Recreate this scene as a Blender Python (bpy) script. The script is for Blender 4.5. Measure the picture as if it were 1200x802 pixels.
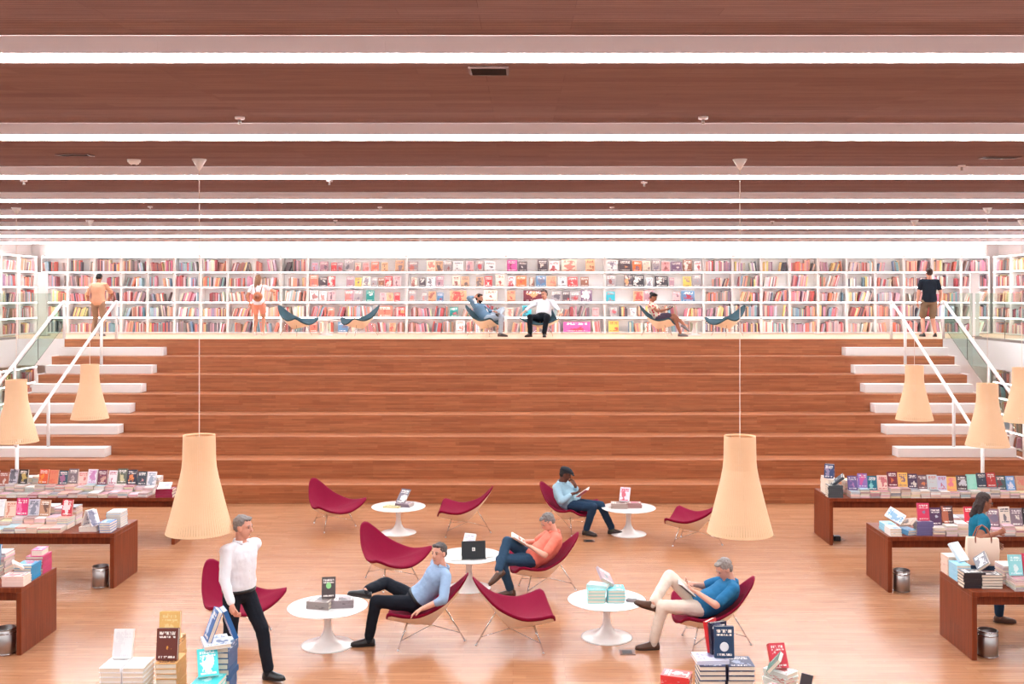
import bpy, bmesh, math, random
from mathutils import Vector as V, Matrix as M, Euler
R = math.radians
S = bpy.context.scene
for o in list(bpy.data.objects): bpy.data.objects.remove(o)
COL = S.collection
random.seed(7)

# ------------------------------------------------------------------ camera, world, exposure
CAM_H, FPX, VPX, VPY = 4.0, 1200.0, 610.0, 346.0
cd = bpy.data.cameras.new('camera'); cam = bpy.data.objects.new('camera', cd); COL.objects.link(cam)
cam.location = (0, 0, CAM_H); cam.rotation_euler = (R(90), 0, 0)
cd.sensor_width = 36; cd.lens = 36 * FPX / 1200
cd.shift_x = (600 - VPX) / 1200; cd.shift_y = -(401 - VPY) / 1200
cd.clip_end = 200
S.camera = cam
w = bpy.data.worlds.new('world'); S.world = w; w.use_nodes = True
bg = w.node_tree.nodes['Background']; bg.inputs[0].default_value = (.86, .95, 1, 1); bg.inputs[1].default_value = .4
S.view_settings.view_transform = 'Standard'; S.view_settings.look = 'None'
S.view_settings.gamma = 1; S.view_settings.use_curve_mapping = False
S.view_settings.exposure = 0.62
S.cycles.use_denoising = True
S.cycles.max_bounces = 8; S.cycles.diffuse_bounces = 4; S.cycles.glossy_bounces = 3
S.cycles.transmission_bounces = 6; S.cycles.transparent_max_bounces = 8
S.cycles.sample_clamp_indirect = 6
LED_STRENGTH = 46.0        # ceiling strips
SHELF_LED = 14.0            # strips under the book shelves

def G(px, py, z=0.0):      # a pixel of something standing at height z -> its place
    s = (py - VPY) / (CAM_H - z)
    return V(((px - VPX) / s, FPX / s, z))

# ------------------------------------------------------------------ colours and materials
def lin(c):
    c = c / 255.0
    return c / 12.92 if c <= .04045 else ((c + .055) / 1.055) ** 2.4
def rgb(r, g, b): return (lin(r), lin(g), lin(b), 1)
MATS = {}
def mat(name, col=(200, 200, 200), rough=.5, metal=0, spec=.5, emit=None, trans=0, bump=None, var=None, sheen=0, coat=0):
    if name in MATS: return MATS[name]
    m = bpy.data.materials.new(name); m.use_nodes = True; nt = m.node_tree; b = nt.nodes['Principled BSDF']
    b.inputs['Base Color'].default_value = rgb(*col)
    b.inputs['Roughness'].default_value = rough; b.inputs['Metallic'].default_value = metal
    b.inputs['Specular IOR Level'].default_value = spec; b.inputs['Transmission Weight'].default_value = trans
    b.inputs['Sheen Weight'].default_value = sheen; b.inputs['Coat Weight'].default_value = coat
    if emit:
        b.inputs['Emission Color'].default_value = rgb(*emit[0]); b.inputs['Emission Strength'].default_value = emit[1]
    if var:     # (amount, scale): slow mottling of the colour
        tc = nt.nodes.new('ShaderNodeTexCoord'); n = nt.nodes.new('ShaderNodeTexNoise'); n.inputs['Scale'].default_value = var[1]
        n.inputs['Detail'].default_value = 4
        mr = nt.nodes.new('ShaderNodeMapRange'); mr.inputs[3].default_value = 1 - var[0]; mr.inputs[4].default_value = 1 + var[0]
        mx = nt.nodes.new('ShaderNodeMix'); mx.data_type = 'RGBA'; mx.blend_type = 'MULTIPLY'; mx.inputs[0].default_value = 1
        mx.inputs[6].default_value = rgb(*col)
        nt.links.new(tc.outputs['Object'], n.inputs['Vector']); nt.links.new(n.outputs['Fac'], mr.inputs[0])
        nt.links.new(mr.outputs[0], mx.inputs[7]); nt.links.new(mx.outputs[2], b.inputs['Base Color'])
    if bump:    # (strength, scale)
        tc = nt.nodes.new('ShaderNodeTexCoord'); n = nt.nodes.new('ShaderNodeTexNoise'); n.inputs['Scale'].default_value = bump[1]
        bp = nt.nodes.new('ShaderNodeBump'); bp.inputs['Strength'].default_value = bump[0]; bp.inputs['Distance'].default_value = .01
        nt.links.new(tc.outputs['Object'], n.inputs['Vector']); nt.links.new(n.outputs['Fac'], bp.inputs['Height'])
        nt.links.new(bp.outputs[0], b.inputs['Normal'])
    MATS[name] = m
    return m

def wood(name, c1, c2, c3, axes, bw, rh, rough, mortar=.0012, grain=.35, coat=0, slat=0, spec=.5, dark=.6):
    """Strips of wood laid in the plane of two world axes: brick pattern of boards plus stretched grain."""
    m = bpy.data.materials.new(name); m.use_nodes = True; nt = m.node_tree; N = nt.nodes.new; L = nt.links.new
    b = nt.nodes['Principled BSDF']; b.inputs['Roughness'].default_value = rough; b.inputs['Coat Weight'].default_value = coat
    b.inputs['Specular IOR Level'].default_value = spec
    ge = N('ShaderNodeNewGeometry'); sp = N('ShaderNodeSeparateXYZ'); L(ge.outputs['Position'], sp.inputs[0])
    ad = N('ShaderNodeMath'); ad.operation = 'ADD'; L(sp.outputs[axes[1]], ad.inputs[0])
    if len(axes) > 2: L(sp.outputs[axes[2]], ad.inputs[1])
    else: ad.inputs[1].default_value = 0
    cb0 = N('ShaderNodeCombineXYZ'); L(sp.outputs[axes[0]], cb0.inputs[0]); L(ad.outputs[0], cb0.inputs[1])
    cb = N('ShaderNodeVectorMath'); cb.operation = 'ADD'; L(cb0.outputs[0], cb.inputs[0]); cb.inputs[1].default_value = (50.13, 40.07, 0)
    def brick(ca, cc, off, w_, h_):
        t = N('ShaderNodeTexBrick'); L(cb.outputs[0], t.inputs['Vector']); t.inputs['Scale'].default_value = 1
        t.inputs['Color1'].default_value = rgb(*ca); t.inputs['Color2'].default_value = rgb(*cc)
        t.inputs['Mortar'].default_value = rgb(*[v * dark for v in c2]); t.inputs['Mortar Size'].default_value = mortar
        t.inputs['Brick Width'].default_value = w_; t.inputs['Row Height'].default_value = h_; t.offset = off; t.offset_frequency = 3
        return t
    t1 = brick(c1, c2, .37, bw, rh); t2 = brick(c3, c1, .61, bw * 1.3, rh)
    mp = N('ShaderNodeMapping'); mp.inputs['Scale'].default_value = (1.2, 26, 1); L(cb.outputs[0], mp.inputs[0])
    n = N('ShaderNodeTexNoise'); n.inputs['Scale'].default_value = 1.7; n.inputs['Detail'].default_value = 6; n.inputs['Roughness'].default_value = .65
    L(mp.outputs[0], n.inputs['Vector'])
    mx = N('ShaderNodeMix'); mx.data_type = 'RGBA'; mx.inputs[0].default_value = .5; L(t1.outputs[0], mx.inputs[6]); L(t2.outputs[0], mx.inputs[7])
    mr = N('ShaderNodeMapRange'); mr.inputs[1].default_value = .3; mr.inputs[2].default_value = .7
    mr.inputs[3].default_value = 1 - grain; mr.inputs[4].default_value = 1 + grain; L(n.outputs['Fac'], mr.inputs[0])
    m2 = N('ShaderNodeMix'); m2.data_type = 'RGBA'; m2.blend_type = 'MULTIPLY'; m2.inputs[0].default_value = 1
    L(mx.outputs[2], m2.inputs[6]); L(mr.outputs[0], m2.inputs[7])
    out = m2.outputs[2]
    if slat:
        wv = N('ShaderNodeMath'); wv.operation = 'MULTIPLY'; L(ad.outputs[0], wv.inputs[0]); wv.inputs[1].default_value = 1 / slat
        fr = N('ShaderNodeMath'); fr.operation = 'FRACT'; L(wv.outputs[0], fr.inputs[0])
        gt = N('ShaderNodeMath'); gt.operation = 'GREATER_THAN'; L(fr.outputs[0], gt.inputs[0]); gt.inputs[1].default_value = .82
        m3 = N('ShaderNodeMix'); m3.data_type = 'RGBA'; L(gt.outputs[0], m3.inputs[0]); L(out, m3.inputs[6]); m3.inputs[7].default_value = rgb(*[v * .62 for v in c2])
        out = m3.outputs[2]
    L(out, b.inputs['Base Color'])
    bp = N('ShaderNodeBump'); bp.inputs['Strength'].default_value = .08; bp.inputs['Distance'].default_value = .003
    L(n.outputs['Fac'], bp.inputs['Height']); L(bp.outputs[0], b.inputs['Normal'])
    MATS[name] = m
    return m

wood('floor_wood', (174, 117, 82), (150, 95, 62), (192, 135, 99), 'XY', 1.1, .085, .27, mortar=.0015, grain=.26, dark=.75)
wood('step_wood', (172, 98, 60), (126, 62, 33), (200, 128, 84), 'XYZ', .8, .034, .42, mortar=.0006, grain=.2)
wood('ceiling_wood', (150, 122, 119), (130, 104, 101), (162, 135, 131), 'XY', 2.4, .16, .6, mortar=.001, grain=.16, slat=.032, spec=0)  # pinkish grey of haze is mixed into these wood colours
wood('table_wood', (126, 55, 28), (106, 43, 21), (136, 64, 35), 'ZXY', .9, .03, .45, mortar=.0004, grain=.26, spec=.25)
mat('pale_floor', (226, 184, 152), .35, var=(.05, 2))
mat('white_paint', (244, 238, 236), .45)
mat('shelf_white', (246, 243, 242), .4)
mat('fascia_white', (250, 240, 244), .5)
mat('led', (255, 255, 255), .5, emit=((237, 247, 251), LED_STRENGTH))
mat('shelf_led', (255, 255, 255), .5, emit=((255, 246, 243), SHELF_LED))
mat('tulip_white', (245, 240, 238), .2, coat=.4)
mat('maroon', (130, 10, 47), .85, spec=.15, bump=(.25, 260))
mat('teal_fabric', (60, 82, 92), .85, spec=.15, bump=(.25, 260))
mat('shell_cream', (246, 226, 205), .35)
mat('chrome', (205, 200, 198), .15, metal=1)
mat('steel', (176, 168, 166), .32, metal=1)
mat('birch', (244, 198, 156), .5, var=(.06, 3))
mat('black_plastic', (24, 24, 28), .4)
mat('paper', (248, 240, 232), .8)
mat('pages', (238, 222, 204), .85)
mat('vent_grey', (52, 46, 48), .7, spec=.1)
mat('cord', (242, 222, 212), .5)
def glass():
    m = bpy.data.materials.new('glass'); m.use_nodes = True; b = m.node_tree.nodes['Principled BSDF']
    b.inputs['Base Color'].default_value = rgb(216, 238, 230); b.inputs['Roughness'].default_value = .03
    b.inputs['Transmission Weight'].default_value = 1; b.inputs['IOR'].default_value = 1.12
    MATS['glass'] = m
glass()

# ------------------------------------------------------------------ mesh helpers
class MB:
    def __init__(s): s.v = []; s.f = []; s.m = []; s.c = []; s.cur = 0; s.col = (1, 1, 1, 1)
    def add(s, vs, fs):
        n = len(s.v); s.v += [tuple(p) for p in vs]
        for f in fs: s.f.append([i + n for i in f]); s.m.append(s.cur); s.c.append(s.col)
        return s
    def box(s, a, b, T=None):
        x0, y0, z0 = a; x1, y1, z1 = b
        vs = [V(p) for p in ((x0,y0,z0),(x1,y0,z0),(x1,y1,z0),(x0,y1,z0),(x0,y0,z1),(x1,y0,z1),(x1,y1,z1),(x0,y1,z1))]
        if T is not None: vs = [T @ p for p in vs]
        return s.add(vs, [(3,2,1,0),(4,5,6,7),(0,1,5,4),(1,2,6,5),(2,3,7,6),(3,0,4,7)])
    def loft(s, rings, cap=True, closed=False):
        n = len(rings[0]); vs = [p for r in rings for p in r]; fs = []
        k = len(rings)
        for i in range(k if closed else k - 1):
            a = i * n; b = ((i + 1) % k) * n
            for j in range(n):
                q = (j + 1) % n; fs.append((a + j, a + q, b + q, b + j))
        if cap and not closed: fs.append(tuple(range(n))[::-1]); fs.append(tuple(range((k - 1) * n, k * n)))
        return s.add(vs, fs)
    def lathe(s, prof, n=32, c=(0, 0, 0)):
        return s.loft([[V((c[0] + r * math.cos(2*math.pi*j/n), c[1] + r * math.sin(2*math.pi*j/n), c[2] + z)) for j in range(n)] for r, z in prof])
    def tube(s, pts, r, n=8):
        pts = [V(p) for p in pts]; rr = r if isinstance(r, (list, tuple)) else [r] * len(pts); rings = []
        ref = None
        for i, p in enumerate(pts):
            t = (pts[min(i+1, len(pts)-1)] - pts[max(i-1, 0)]).normalized()
            if ref is None: ref = V((0, 0, 1)) if abs(t.z) < .9 else V((1, 0, 0))
            u = t.cross(ref).normalized(); v = t.cross(u); ref = u.cross(t) if abs(u.cross(t).dot(t)) < .9 else ref
            rings.append([p + (u * math.cos(2*math.pi*j/n) + v * math.sin(2*math.pi*j/n)) * rr[i] for j in range(n)])
        return s.loft(rings)
    def ell(s, c, ax, n=14, k=9):      # ax: three axis vectors (already scaled)
        c = V(c); a, b, d = [V(q) for q in ax]; rings = []
        for i in range(1, k):
            th = math.pi * i / k
            rings.append([c + d * -math.cos(th) + (a * math.cos(2*math.pi*j/n) + b * math.sin(2*math.pi*j/n)) * math.sin(th) for j in range(n)])
        vs = [p for r in rings for p in r] + [c - d, c + d]; m = (k - 1) * n; fs = []
        for i in range(k - 2):
            for j in range(n): fs.append((i*n+j, i*n+(j+1)%n, (i+1)*n+(j+1)%n, (i+1)*n+j))
        for j in range(n): fs.append((m, (j+1)%n, j)); fs.append((m+1, (k-2)*n+j, (k-2)*n+(j+1)%n))
        return s.add(vs, fs)
    def cap(s, p, rp, q, rq, n=12):    # tapered capsule
        p = V(p); q = V(q); t = (q - p)
        if t.length < 1e-6: return s.ell(p, ((rp,0,0),(0,rp,0),(0,0,rp)))
        t.normalize(); u = t.orthogonal().normalized(); v = t.cross(u); rings = []
        for a in (-80, -55, -28, 0): rings.append((p + t * rp * math.sin(R(a)), rp * math.cos(R(a))))
        for a in (0, 28, 55, 80): rings.append((q + t * rq * math.sin(R(a)), rq * math.cos(R(a))))
        return s.loft([[c + (u * math.cos(2*math.pi*j/n) + v * math.sin(2*math.pi*j/n)) * r for j in range(n)] for c, r in rings])
    def mesh(s, name, mats, smooth=False, color=False):
        me = bpy.data.meshes.new(name); me.from_pydata(s.v, [], s.f)
        for k in (mats if isinstance(mats, (list, tuple)) else [mats]): me.materials.append(MATS[k] if isinstance(k, str) else k)
        me.polygons.foreach_set('material_index', s.m)
        me.polygons.foreach_set('use_smooth', [smooth] * len(s.f))
        if color:
            at = me.attributes.new('bookcol', 'FLOAT_COLOR', 'CORNER'); d = []
            for f, c in zip(s.f, s.c): d += list(c) * len(f)
            at.data.foreach_set('color', d)
        me.update()
        return me
    def build(s, name, mats, parent=None, smooth=False, color=False):
        return put(name, s.mesh(name, mats, smooth, color), parent)

def put(name, me, parent=None, loc=None, rot=None):
    o = bpy.data.objects.new(name, me); COL.objects.link(o); o.parent = parent
    if loc is not None: o.location = loc
    if rot is not None: o.rotation_euler = rot
    return o
def tag(o, label=None, cat=None, group=None, kind=None):
    if label: o['label'] = label
    if cat: o['category'] = cat
    if group: o['group'] = group
    if kind: o['kind'] = kind
    return o
def thing(name, label, cat, loc=(0, 0, 0), rz=0, group=None):
    o = put(name, None, None, loc, (0, 0, rz)); o.empty_display_size = .1
    return tag(o, label, cat, group)
def kids(o): return [c for c in bpy.data.objects if c.parent == o]
CH = {}
def dup(o, loc, rz, label=None, group=None):
    def cp(x, par):
        c = x.copy(); COL.objects.link(c); c.parent = par
        for ch in CHILD(x): cp(ch, c)
        return c
    c = cp(o, None); c.location = loc; c.rotation_euler = (0, 0, rz)
    if label: c['label'] = label
    if group: c['group'] = group
    return c
def CHILD(x): return list(x.children)
def bev(o, w_=.006, seg=2):
    b = o.modifiers.new('bevel', 'BEVEL'); b.width = w_; b.segments = seg; b.limit_method = 'ANGLE'
    return o
def struct(name, mb, mats, parent=None, smooth=False):
    o = mb.build(name, mats, parent, smooth)
    if parent is None: o['kind'] = 'structure'
    return o
def structroot(name):
    o = put(name, None); o['kind'] = 'structure'; o.empty_display_size = .1
    return o

# ------------------------------------------------------------------ the room
XL, XR, YB = -13.4, 13.1, 28.05
CEIL = 5.316; DROP = .13
struct('floor', MB().box((XL, -8, -.1), (XR, YB, 0)), 'floor_wood')
struct('wall_back', MB().box((XL, YB, 0), (XR, YB + .2, 5.6)), 'white_paint')
struct('wall_left', MB().box((XL - .2, 4, 0), (XL, YB, 5.6)), 'white_paint')
struct('wall_right', MB().box((XR, 4, 0), (XR + .2, YB, 5.6)), 'white_paint')

ORD = 'first second third fourth fifth sixth seventh eighth ninth tenth eleventh twelfth thirteenth'.split()
ROW0, ROWD = 5.70, 2.90
ceil = structroot('ceiling')
for n in range(-5, 8):
    y0 = ROW0 + ROWD * n + .085; y1 = min(y0 + ROWD - .085, YB); z1 = CEIL + DROP * (y1 - y0 + .085) / ROWD; z0 = CEIL + DROP * .085 / ROWD
    m = MB(); vs = [(XL, y0, z0), (XR, y0, z0), (XR, y1, z1), (XL, y1, z1)]
    vs += [(x, y, z + .06) for x, y, z in vs]
    m.add(vs, [(3,2,1,0),(4,5,6,7),(0,1,5,4),(1,2,6,5),(2,3,7,6),(3,0,4,7)])
    m.build('ceiling_panel', 'ceiling_wood', ceil)
for n in range(-5, 8):
    y0 = ROW0 + ROWD * n
    t = thing('linear_light', 'glowing strip light across the wooden ceiling, ' + ORD[7 - n] + ' row out from the mezzanine bookcases', 'ceiling light', (0, y0, CEIL), 0, 'strip lights across the ceiling')
    if 0 <= n <= 3:
        x = XL + .4 * (n % 2); W = 1.265
        me = MB().box((.0002, -.014, .027), (W - .0002, -.001, DROP - .004)).mesh('fascia_panel', 'fascia_white')
        k = 0
        while x + W <= XR: put('fascia_panel', me, t, (x, 0, 0)); x += W
    else: MB().box((XL, -.014, .027), (XR, -.001, DROP - .004)).build('fascia_panel', 'fascia_white', t)
    a_, b_ = XL + .1, XR - .1     # wedge-shaped diffuser, its slanted face looking down and forward
    MB().add([(a_, -.0135, .026), (b_, -.0135, .026), (b_, .08, -.003), (a_, .08, -.003), (a_, .08, .04), (b_, .08, .04)],
             [(0, 1, 2, 3)[::-1], (3, 2, 5, 4)[::-1], (4, 5, 1, 0)[::-1], (0, 3, 4)[::-1], (1, 5, 2)[::-1]]).build('diffuser', 'led', t)

# stepped seating, eight risers
H1, HS, T0, TD = .358, .371, 19.64, .658
XSL, XSR = -10.8, 10.0
def tread_z(k): return H1 + HS * (k - 1)
def step_y(k): return T0 + TD * (k - 1)
MEZ = tread_z(8); Y8 = step_y(8)
st = structroot('stepped_seating')
for k in range(1, 9):
    y1 = step_y(k) + TD if k < 8 else Y8 + .35
    o = MB().box((XSL, step_y(k), (tread_z(k) - HS) if k > 1 else 0), (XSR, y1 + (.02 if k < 8 else 0), tread_z(k))).build('step', 'step_wood', st)
    bev(o, .004, 1)
o = struct('floor_mezzanine', MB().box((XL, Y8 + .35, MEZ - .35), (XR, YB, MEZ - .002)), 'pale_floor')
MB().box((XSL, Y8 - .012, MEZ + .0005), (XSR, Y8 + .36, MEZ + .008)).build('nosing', 'pale_floor', o)
MB().box((XSL, Y8 + .5, 0), (XSR, Y8 + .6, MEZ - .36)).build('under_wall', 'white_paint', o)
# side galleries with their white edges
for nm, a, b in (('gallery_left', XL, -12.0), ('gallery_right', 10.8, XR)):
    struct(nm, MB().box((a, 12, 2.32), (b, Y8 + .35, MEZ)), 'white_paint')
for nm, a, b in (('gallery_fascia_left', XL, XSL - .02), ('gallery_fascia_right', XSR + .02, XR)):
    struct(nm, MB().box((a, Y8 + .2, 2.32), (b, Y8 + .349, MEZ)), 'white_paint')
# the white side cheeks of the steps
for nm, x0, x1 in (('stair_cheek_left', XSL - .07, XSL - .002), ('stair_cheek_right', XSR + .002, XSR + .07)):
    c = structroot(nm)
    for k in range(1, 9):
        y1 = step_y(k) + TD if k < 8 else Y8 + .19
        MB().box((x0, step_y(k), 0), (x1, y1 - .001, tread_z(k) + .012)).build('cheek_panel', 'white_paint', c)
# white half-height stair treads resting on the steps
me = {}
for side, xa, xb, where in (('l', XSL + .01, -8.375, 'left'), ('r', 7.6, XSR - .01, 'right')):
    m = MB().box((xa, 0, 0), (xb, .33, .186)).mesh('stair_block', 'white_paint')
    for k in range(2, 8):
        o = put('stair_block', m, None, (0, step_y(k) + TD - .332, tread_z(k) + .001))
        bev(o, .006, 2)
        lab = ['lowest', 'second lowest', 'third lowest', 'third highest', 'second highest', 'topmost'][k - 2] + ' white stair block below the standing man in ' + ('beige' if side == 'l' else 'the black shirt')
        tag(o, lab, 'stair tread', 'white stair blocks ' + ('below the man in beige' if side == 'l' else 'below the man in black'))
# handrails
def rail(name, X, ends, posts, label, glassy):
    t = thing(name, label, 'handrail', (X, Y8, MEZ))
    def pz(y): return .885 if y >= Y8 else .885 + (y - Y8) * (HS / TD)
    ylo = ends
    MB().tube([(0, .09, .885), (0, .03, .885), (0, -.02, .872), (0, ylo - Y8 + .05, pz(ylo + .05)), (0, ylo - Y8, pz(ylo))], .034, 10).build('rail', 'white_paint', t, True)
    for y, zb in posts: MB().tube([(0, y - Y8, zb - MEZ), (0, y - Y8, pz(y) - .01)], .033, 10).build('post', 'white_paint', t, True)
    if glassy:
        for a, b in ((Y8 - 1.25, Y8 - .02), (Y8 - 2.55, Y8 - 1.28), (Y8 - 3.85, Y8 - 2.58)):
            m = MB(); x0, x1 = -.006, .006; zo = -.10
            lo = lambda y: (y - Y8) * HS / TD - .02 + .30
            vs = [(x0, a - Y8, lo(a)), (x1, a - Y8, lo(a)), (x1, b - Y8, lo(b)), (x0, b - Y8, lo(b)), (x0, a - Y8, pz(a) + zo), (x1, a - Y8, pz(a) + zo), (x1, b - Y8, pz(b) + zo), (x0, b - Y8, pz(b) + zo)]
            m.add(vs, [(3,2,1,0),(4,5,6,7),(0,1,5,4),(1,2,6,5),(2,3,7,6),(3,0,4,7)]).build('glass_panel', 'glass', t)
for side, Xi, Xo, who in (('left', -9.59, XSL - .035, 'beige'), ('right', 8.8, XSR + .035, 'black')):
    bl = lambda k: tread_z(k) + .187
    rail('handrail', Xi, 19.45, [(Y8 + .06, MEZ + .009), (step_y(6) + TD - .16, bl(6) + .002), (step_y(2) + TD - .16, bl(2) + .002), (19.5, 0)],
         'white tubular handrail up the middle of the stair blocks towards the man in ' + who, False)
    rail('glass_handrail', Xo, 20.2, [(Y8 + .06, tread_z(8) + .012), (step_y(4) + .3, tread_z(4) + .012), (step_y(2) + .1, tread_z(2) + .012)],
         'white handrail with glass panels along the outer stair edge towards the man in ' + who, True)
# glass balustrades at the gallery edge
for X0, X1, nm, who in ((-12.0, XSL - .1, 'l', 'beige'), (XSR + .1, 10.8, 'r', 'a black shirt')):
    t = thing('glass_balustrade', 'clear glass balustrade on the gallery edge beside the man in ' + who, 'balustrade', ((X0 + X1) / 2, Y8 + .23, MEZ))
    cx = (X0 + X1) / 2
    MB().box((X0 - cx, -.006, .001), (X1 - cx, .006, 1.09)).build('glass_panel', 'glass', t)
    ge = (X0 if nm == 'l' else X1) + (-.03 if nm == 'l' else .03) - cx
    for a in range(4): MB().box((ge - .006, -.1 - 1.5 * (a + 1) + .02, .001), (ge + .006, -.1 - 1.5 * a, 1.09)).build('glass_panel', 'glass', t)
    MB().box((ge - .02, -6.1, .0015), (ge + .02, -.1, .06)).build('base_channel', 'steel', t)
# ------------------------------------------------------------------ bookcases
RH, NR, BD = .41, 5, .34
def case_mesh(W, rows, rh):
    z1 = rows * rh + .045
    d = {}
    d['side_panel'] = MB().box((0, 0, 0), (.028, BD, z1)).mesh('side_panel', 'shelf_white')
    d['shelf'] = MB().box((.029, .004, 0), (W - .029, BD - .012, .03)).mesh('shelf', 'shelf_white')
    d['back_panel'] = MB().box((.029, BD - .011, .0), (W - .029, BD, z1)).mesh('back_panel', 'shelf_white')
    d['led_strip'] = MB().box((.04, -.012, -.001), (W - .04, .002, .012)).mesh('led_strip', 'shelf_led')
    return d
CM = {}
def bookcase(loc, rz, W, label, group, rows=NR, rh=RH):
    key = (round(W, 3), rows)
    if key not in CM: CM[key] = case_mesh(W, rows, rh)
    d = CM[key]; t = thing('bookcase', label, 'bookcase', loc, rz, group)
    put('side_panel', d['side_panel'], t, (.001, 0, 0)); put('side_panel', d['side_panel'], t, (W - .029, 0, 0)); put('back_panel', d['back_panel'], t)
    for i in range(rows + 1):
        sh = put('shelf', d['shelf'], t, (0, 0, .012 + i * rh))
        if i: put('led_strip', d['led_strip'], sh)
    return t
YF = 27.70
SPINES = MB()          # the shelved books nobody could pick apart, one mesh with a colour per book
PAL = [(206, 120, 112), (188, 70, 70), (222, 150, 120), (150, 92, 86), (234, 206, 196), (236, 226, 218), (196, 168, 166), (120, 104, 110),
       (92, 78, 88), (226, 176, 140), (176, 132, 150), (214, 130, 150), (160, 176, 190), (110, 150, 164), (232, 200, 120), (222, 110, 84), (150, 50, 62), (246, 240, 236), (130, 112, 100), (60, 56, 70)]
def spines(T, x0, x1, z, rh, dens=.92, seed=0, flat=False):
    rnd = random.Random(seed); x = x0
    while x < x1 - .03:
        if rnd.random() > dens: x += rnd.uniform(.05, .22); continue
        run = rnd.randint(4, 13); lean = rnd.choice((0, 0, 0, 0, .16, -.14, .3)); col0 = rnd.choice(PAL)
        hh = rnd.uniform(.22, .31)
        if lean: x += .03
        for i in range(run):
            t = rnd.uniform(.016, .044); h = min(hh * rnd.uniform(.86, 1.08), rh - .075); d = rnd.uniform(.13, .19)
            if x + t + abs(lean) * h > x1: break
            c = rnd.choice(PAL) if rnd.random() < .6 else col0
            c = [min(255, (v * .84 + 34) * rnd.uniform(.92, 1.08)) for v in c]
            SPINES.col = rgb(*c)
            B = T @ M.Translation((x + t / 2, .045 + rnd.uniform(0, .02), z + .001 + (t * .5 * abs(math.sin(lean))))) @ M.Rotation(lean, 4, 'Y')
            SPINES.box((-t / 2, 0, 0), (t / 2, d, h), B); x += t + .0015
        if lean: x += abs(lean) * .2 + .01
FACE = {4: '365,373,lilac;375,385,mauve;388,395,red;395,402,mauve;404,415,grey;416,423,cream;425,433,pink;435,444,salmon;447,455,peach;463,474,tan;474,486,grey;488,496,white;500,510,cream;510,519,tan;520,530,grey;531,543,white;546,555,pink;557,567,grey;568,581,white;594,606,magenta;607,618,charcoal;630,642,charcoal;643,656,white;658,676,cream;686,697,peach;697,708,brown;710,724,white;725,740,charcoal;741,752,orange;753,762,cream;764,774,grey;775,785,pink;786,799,purple;800,811,brown;813,822,white',
 3: '363,373,salmon;374,384,charcoal;384,393,red;406,415,mauve;416,424,yellow;425,434,cream;435,442,grey;443,451,brown;451,460,red;461,470,pink;471,480,pink;482,489,cream;491,499,charcoal;500,510,white;511,520,mauve;530,539,cream;540,550,tan;558,567,tan;568,577,red;583,594,cream;595,604,white;605,617,orange;620,626,brown;628,640,blue;640,652,tan;654,664,white;665,677,red;680,690,brown;705,717,grey;719,727,white;731,742,charcoal;742,755,black;757,765,white;767,783,black;784,790,mauve;800,810,yellow;811,822,grey',
 2: '363,373,white;374,383,white;384,393,pink;404,415,mauve;415,425,grey;429,439,teal;445,452,pink;453,461,peach;462,469,red;472,482,grey;482,493,charcoal;494,501,grey;502,511,tan;512,520,blue;527,547,tan;567,583,cream;590,600,tan;600,610,blue;613,637,maroon;646,658,grey;659,668,charcoal;668,680,grey;680,694,purple;708,719,cyan;720,732,cream;742,754,tan;754,766,mauve;788,797,pink;798,814,blue',
 1: '384,392,salmon;443,460,salmon;470,480,red;527,537,teal;590,598,cream;612,623,cyan;694,702,pink;714,724,grey;738,746,white',
 0: '363,372,salmon;396,408,blue;456,464,tan;534,545,white;582,592,brown;660,692,magenta;713,725,yellow;820,830,charcoal'}
xs = -12.98
units = []
n = 10; w_ = (-5.77 + 12.98) / n
for i in range(n): units.append((-12.98 + i * w_, w_, 'n'))
n = 4; w_ = (4.97 + 5.77) / n
for i in range(n): units.append((-5.77 + i * w_, w_, 'w'))
n = 10; w_ = (12.7 - 4.97) / n
for i in range(n): units.append((4.97 + i * w_, w_, 'n'))
for q, (x0, W, kind) in enumerate(units):
    if kind == 'n': lab = 'narrow white bookcase bay of book spines, ' + (ORD[q] + ' from the corner past the man in beige' if q < 10 else ORD[23 - q] + ' from the corner past the man in black')
    else: lab = 'wide white bookcase bay with face-out books behind ' + ['the two empty teal chairs', 'the man in the denim shirt', 'the seated man in the white shirt', 'the woman in the flowered dress'][q - 10]
    bookcase((x0, YF, MEZ + .001), 0, W - .002, lab, 'narrow bays of the mezzanine wall' if kind == 'n' else 'wide bays of the mezzanine wall')
    T = M.Translation((x0, YF, MEZ))
    for r in range(5):
        z = .044 + r * RH
        if kind == 'n': spines(T, .05, W - .05, z, RH, .9 if r != 3 else .72, q * 10 + r)
        elif r < 2:      # spines only where no book is shown face out
            s = FPX / (YF + .1); cuts = sorted(((float(e.split(',')[0]) - VPX) / s - x0 - .05, (float(e.split(',')[1]) - VPX) / s - x0 + .05) for e in FACE[r].split(';'))
            a_ = .05
            for c0, c1 in cuts + [(W - .05, W)]:
                if c0 > W: c0 = W - .05
                if c0 - a_ > .12: spines(T, a_, c0, z, RH, .75, q * 10 + r + 500 + int(c0 * 7))
                if c1 > a_: a_ = c1
                if a_ > W - .1: break
struct('trim_1', MB().box((-12.98, YF + .02, MEZ + 2.12), (12.7, YF + .30, MEZ + 2.135)), 'shelf_white')
t = thing('cove_light', 'bright cove light strip along the top of the mezzanine bookcases', 'cove light', (0, YF + .2, MEZ + 2.137))
MB().box((-12.9, -.08, 0), (12.6, -.02, .03)).build('diffuser', mat('cove_led', (255, 255, 255), .5, emit=((255, 246, 243), 14)), t)
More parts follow.
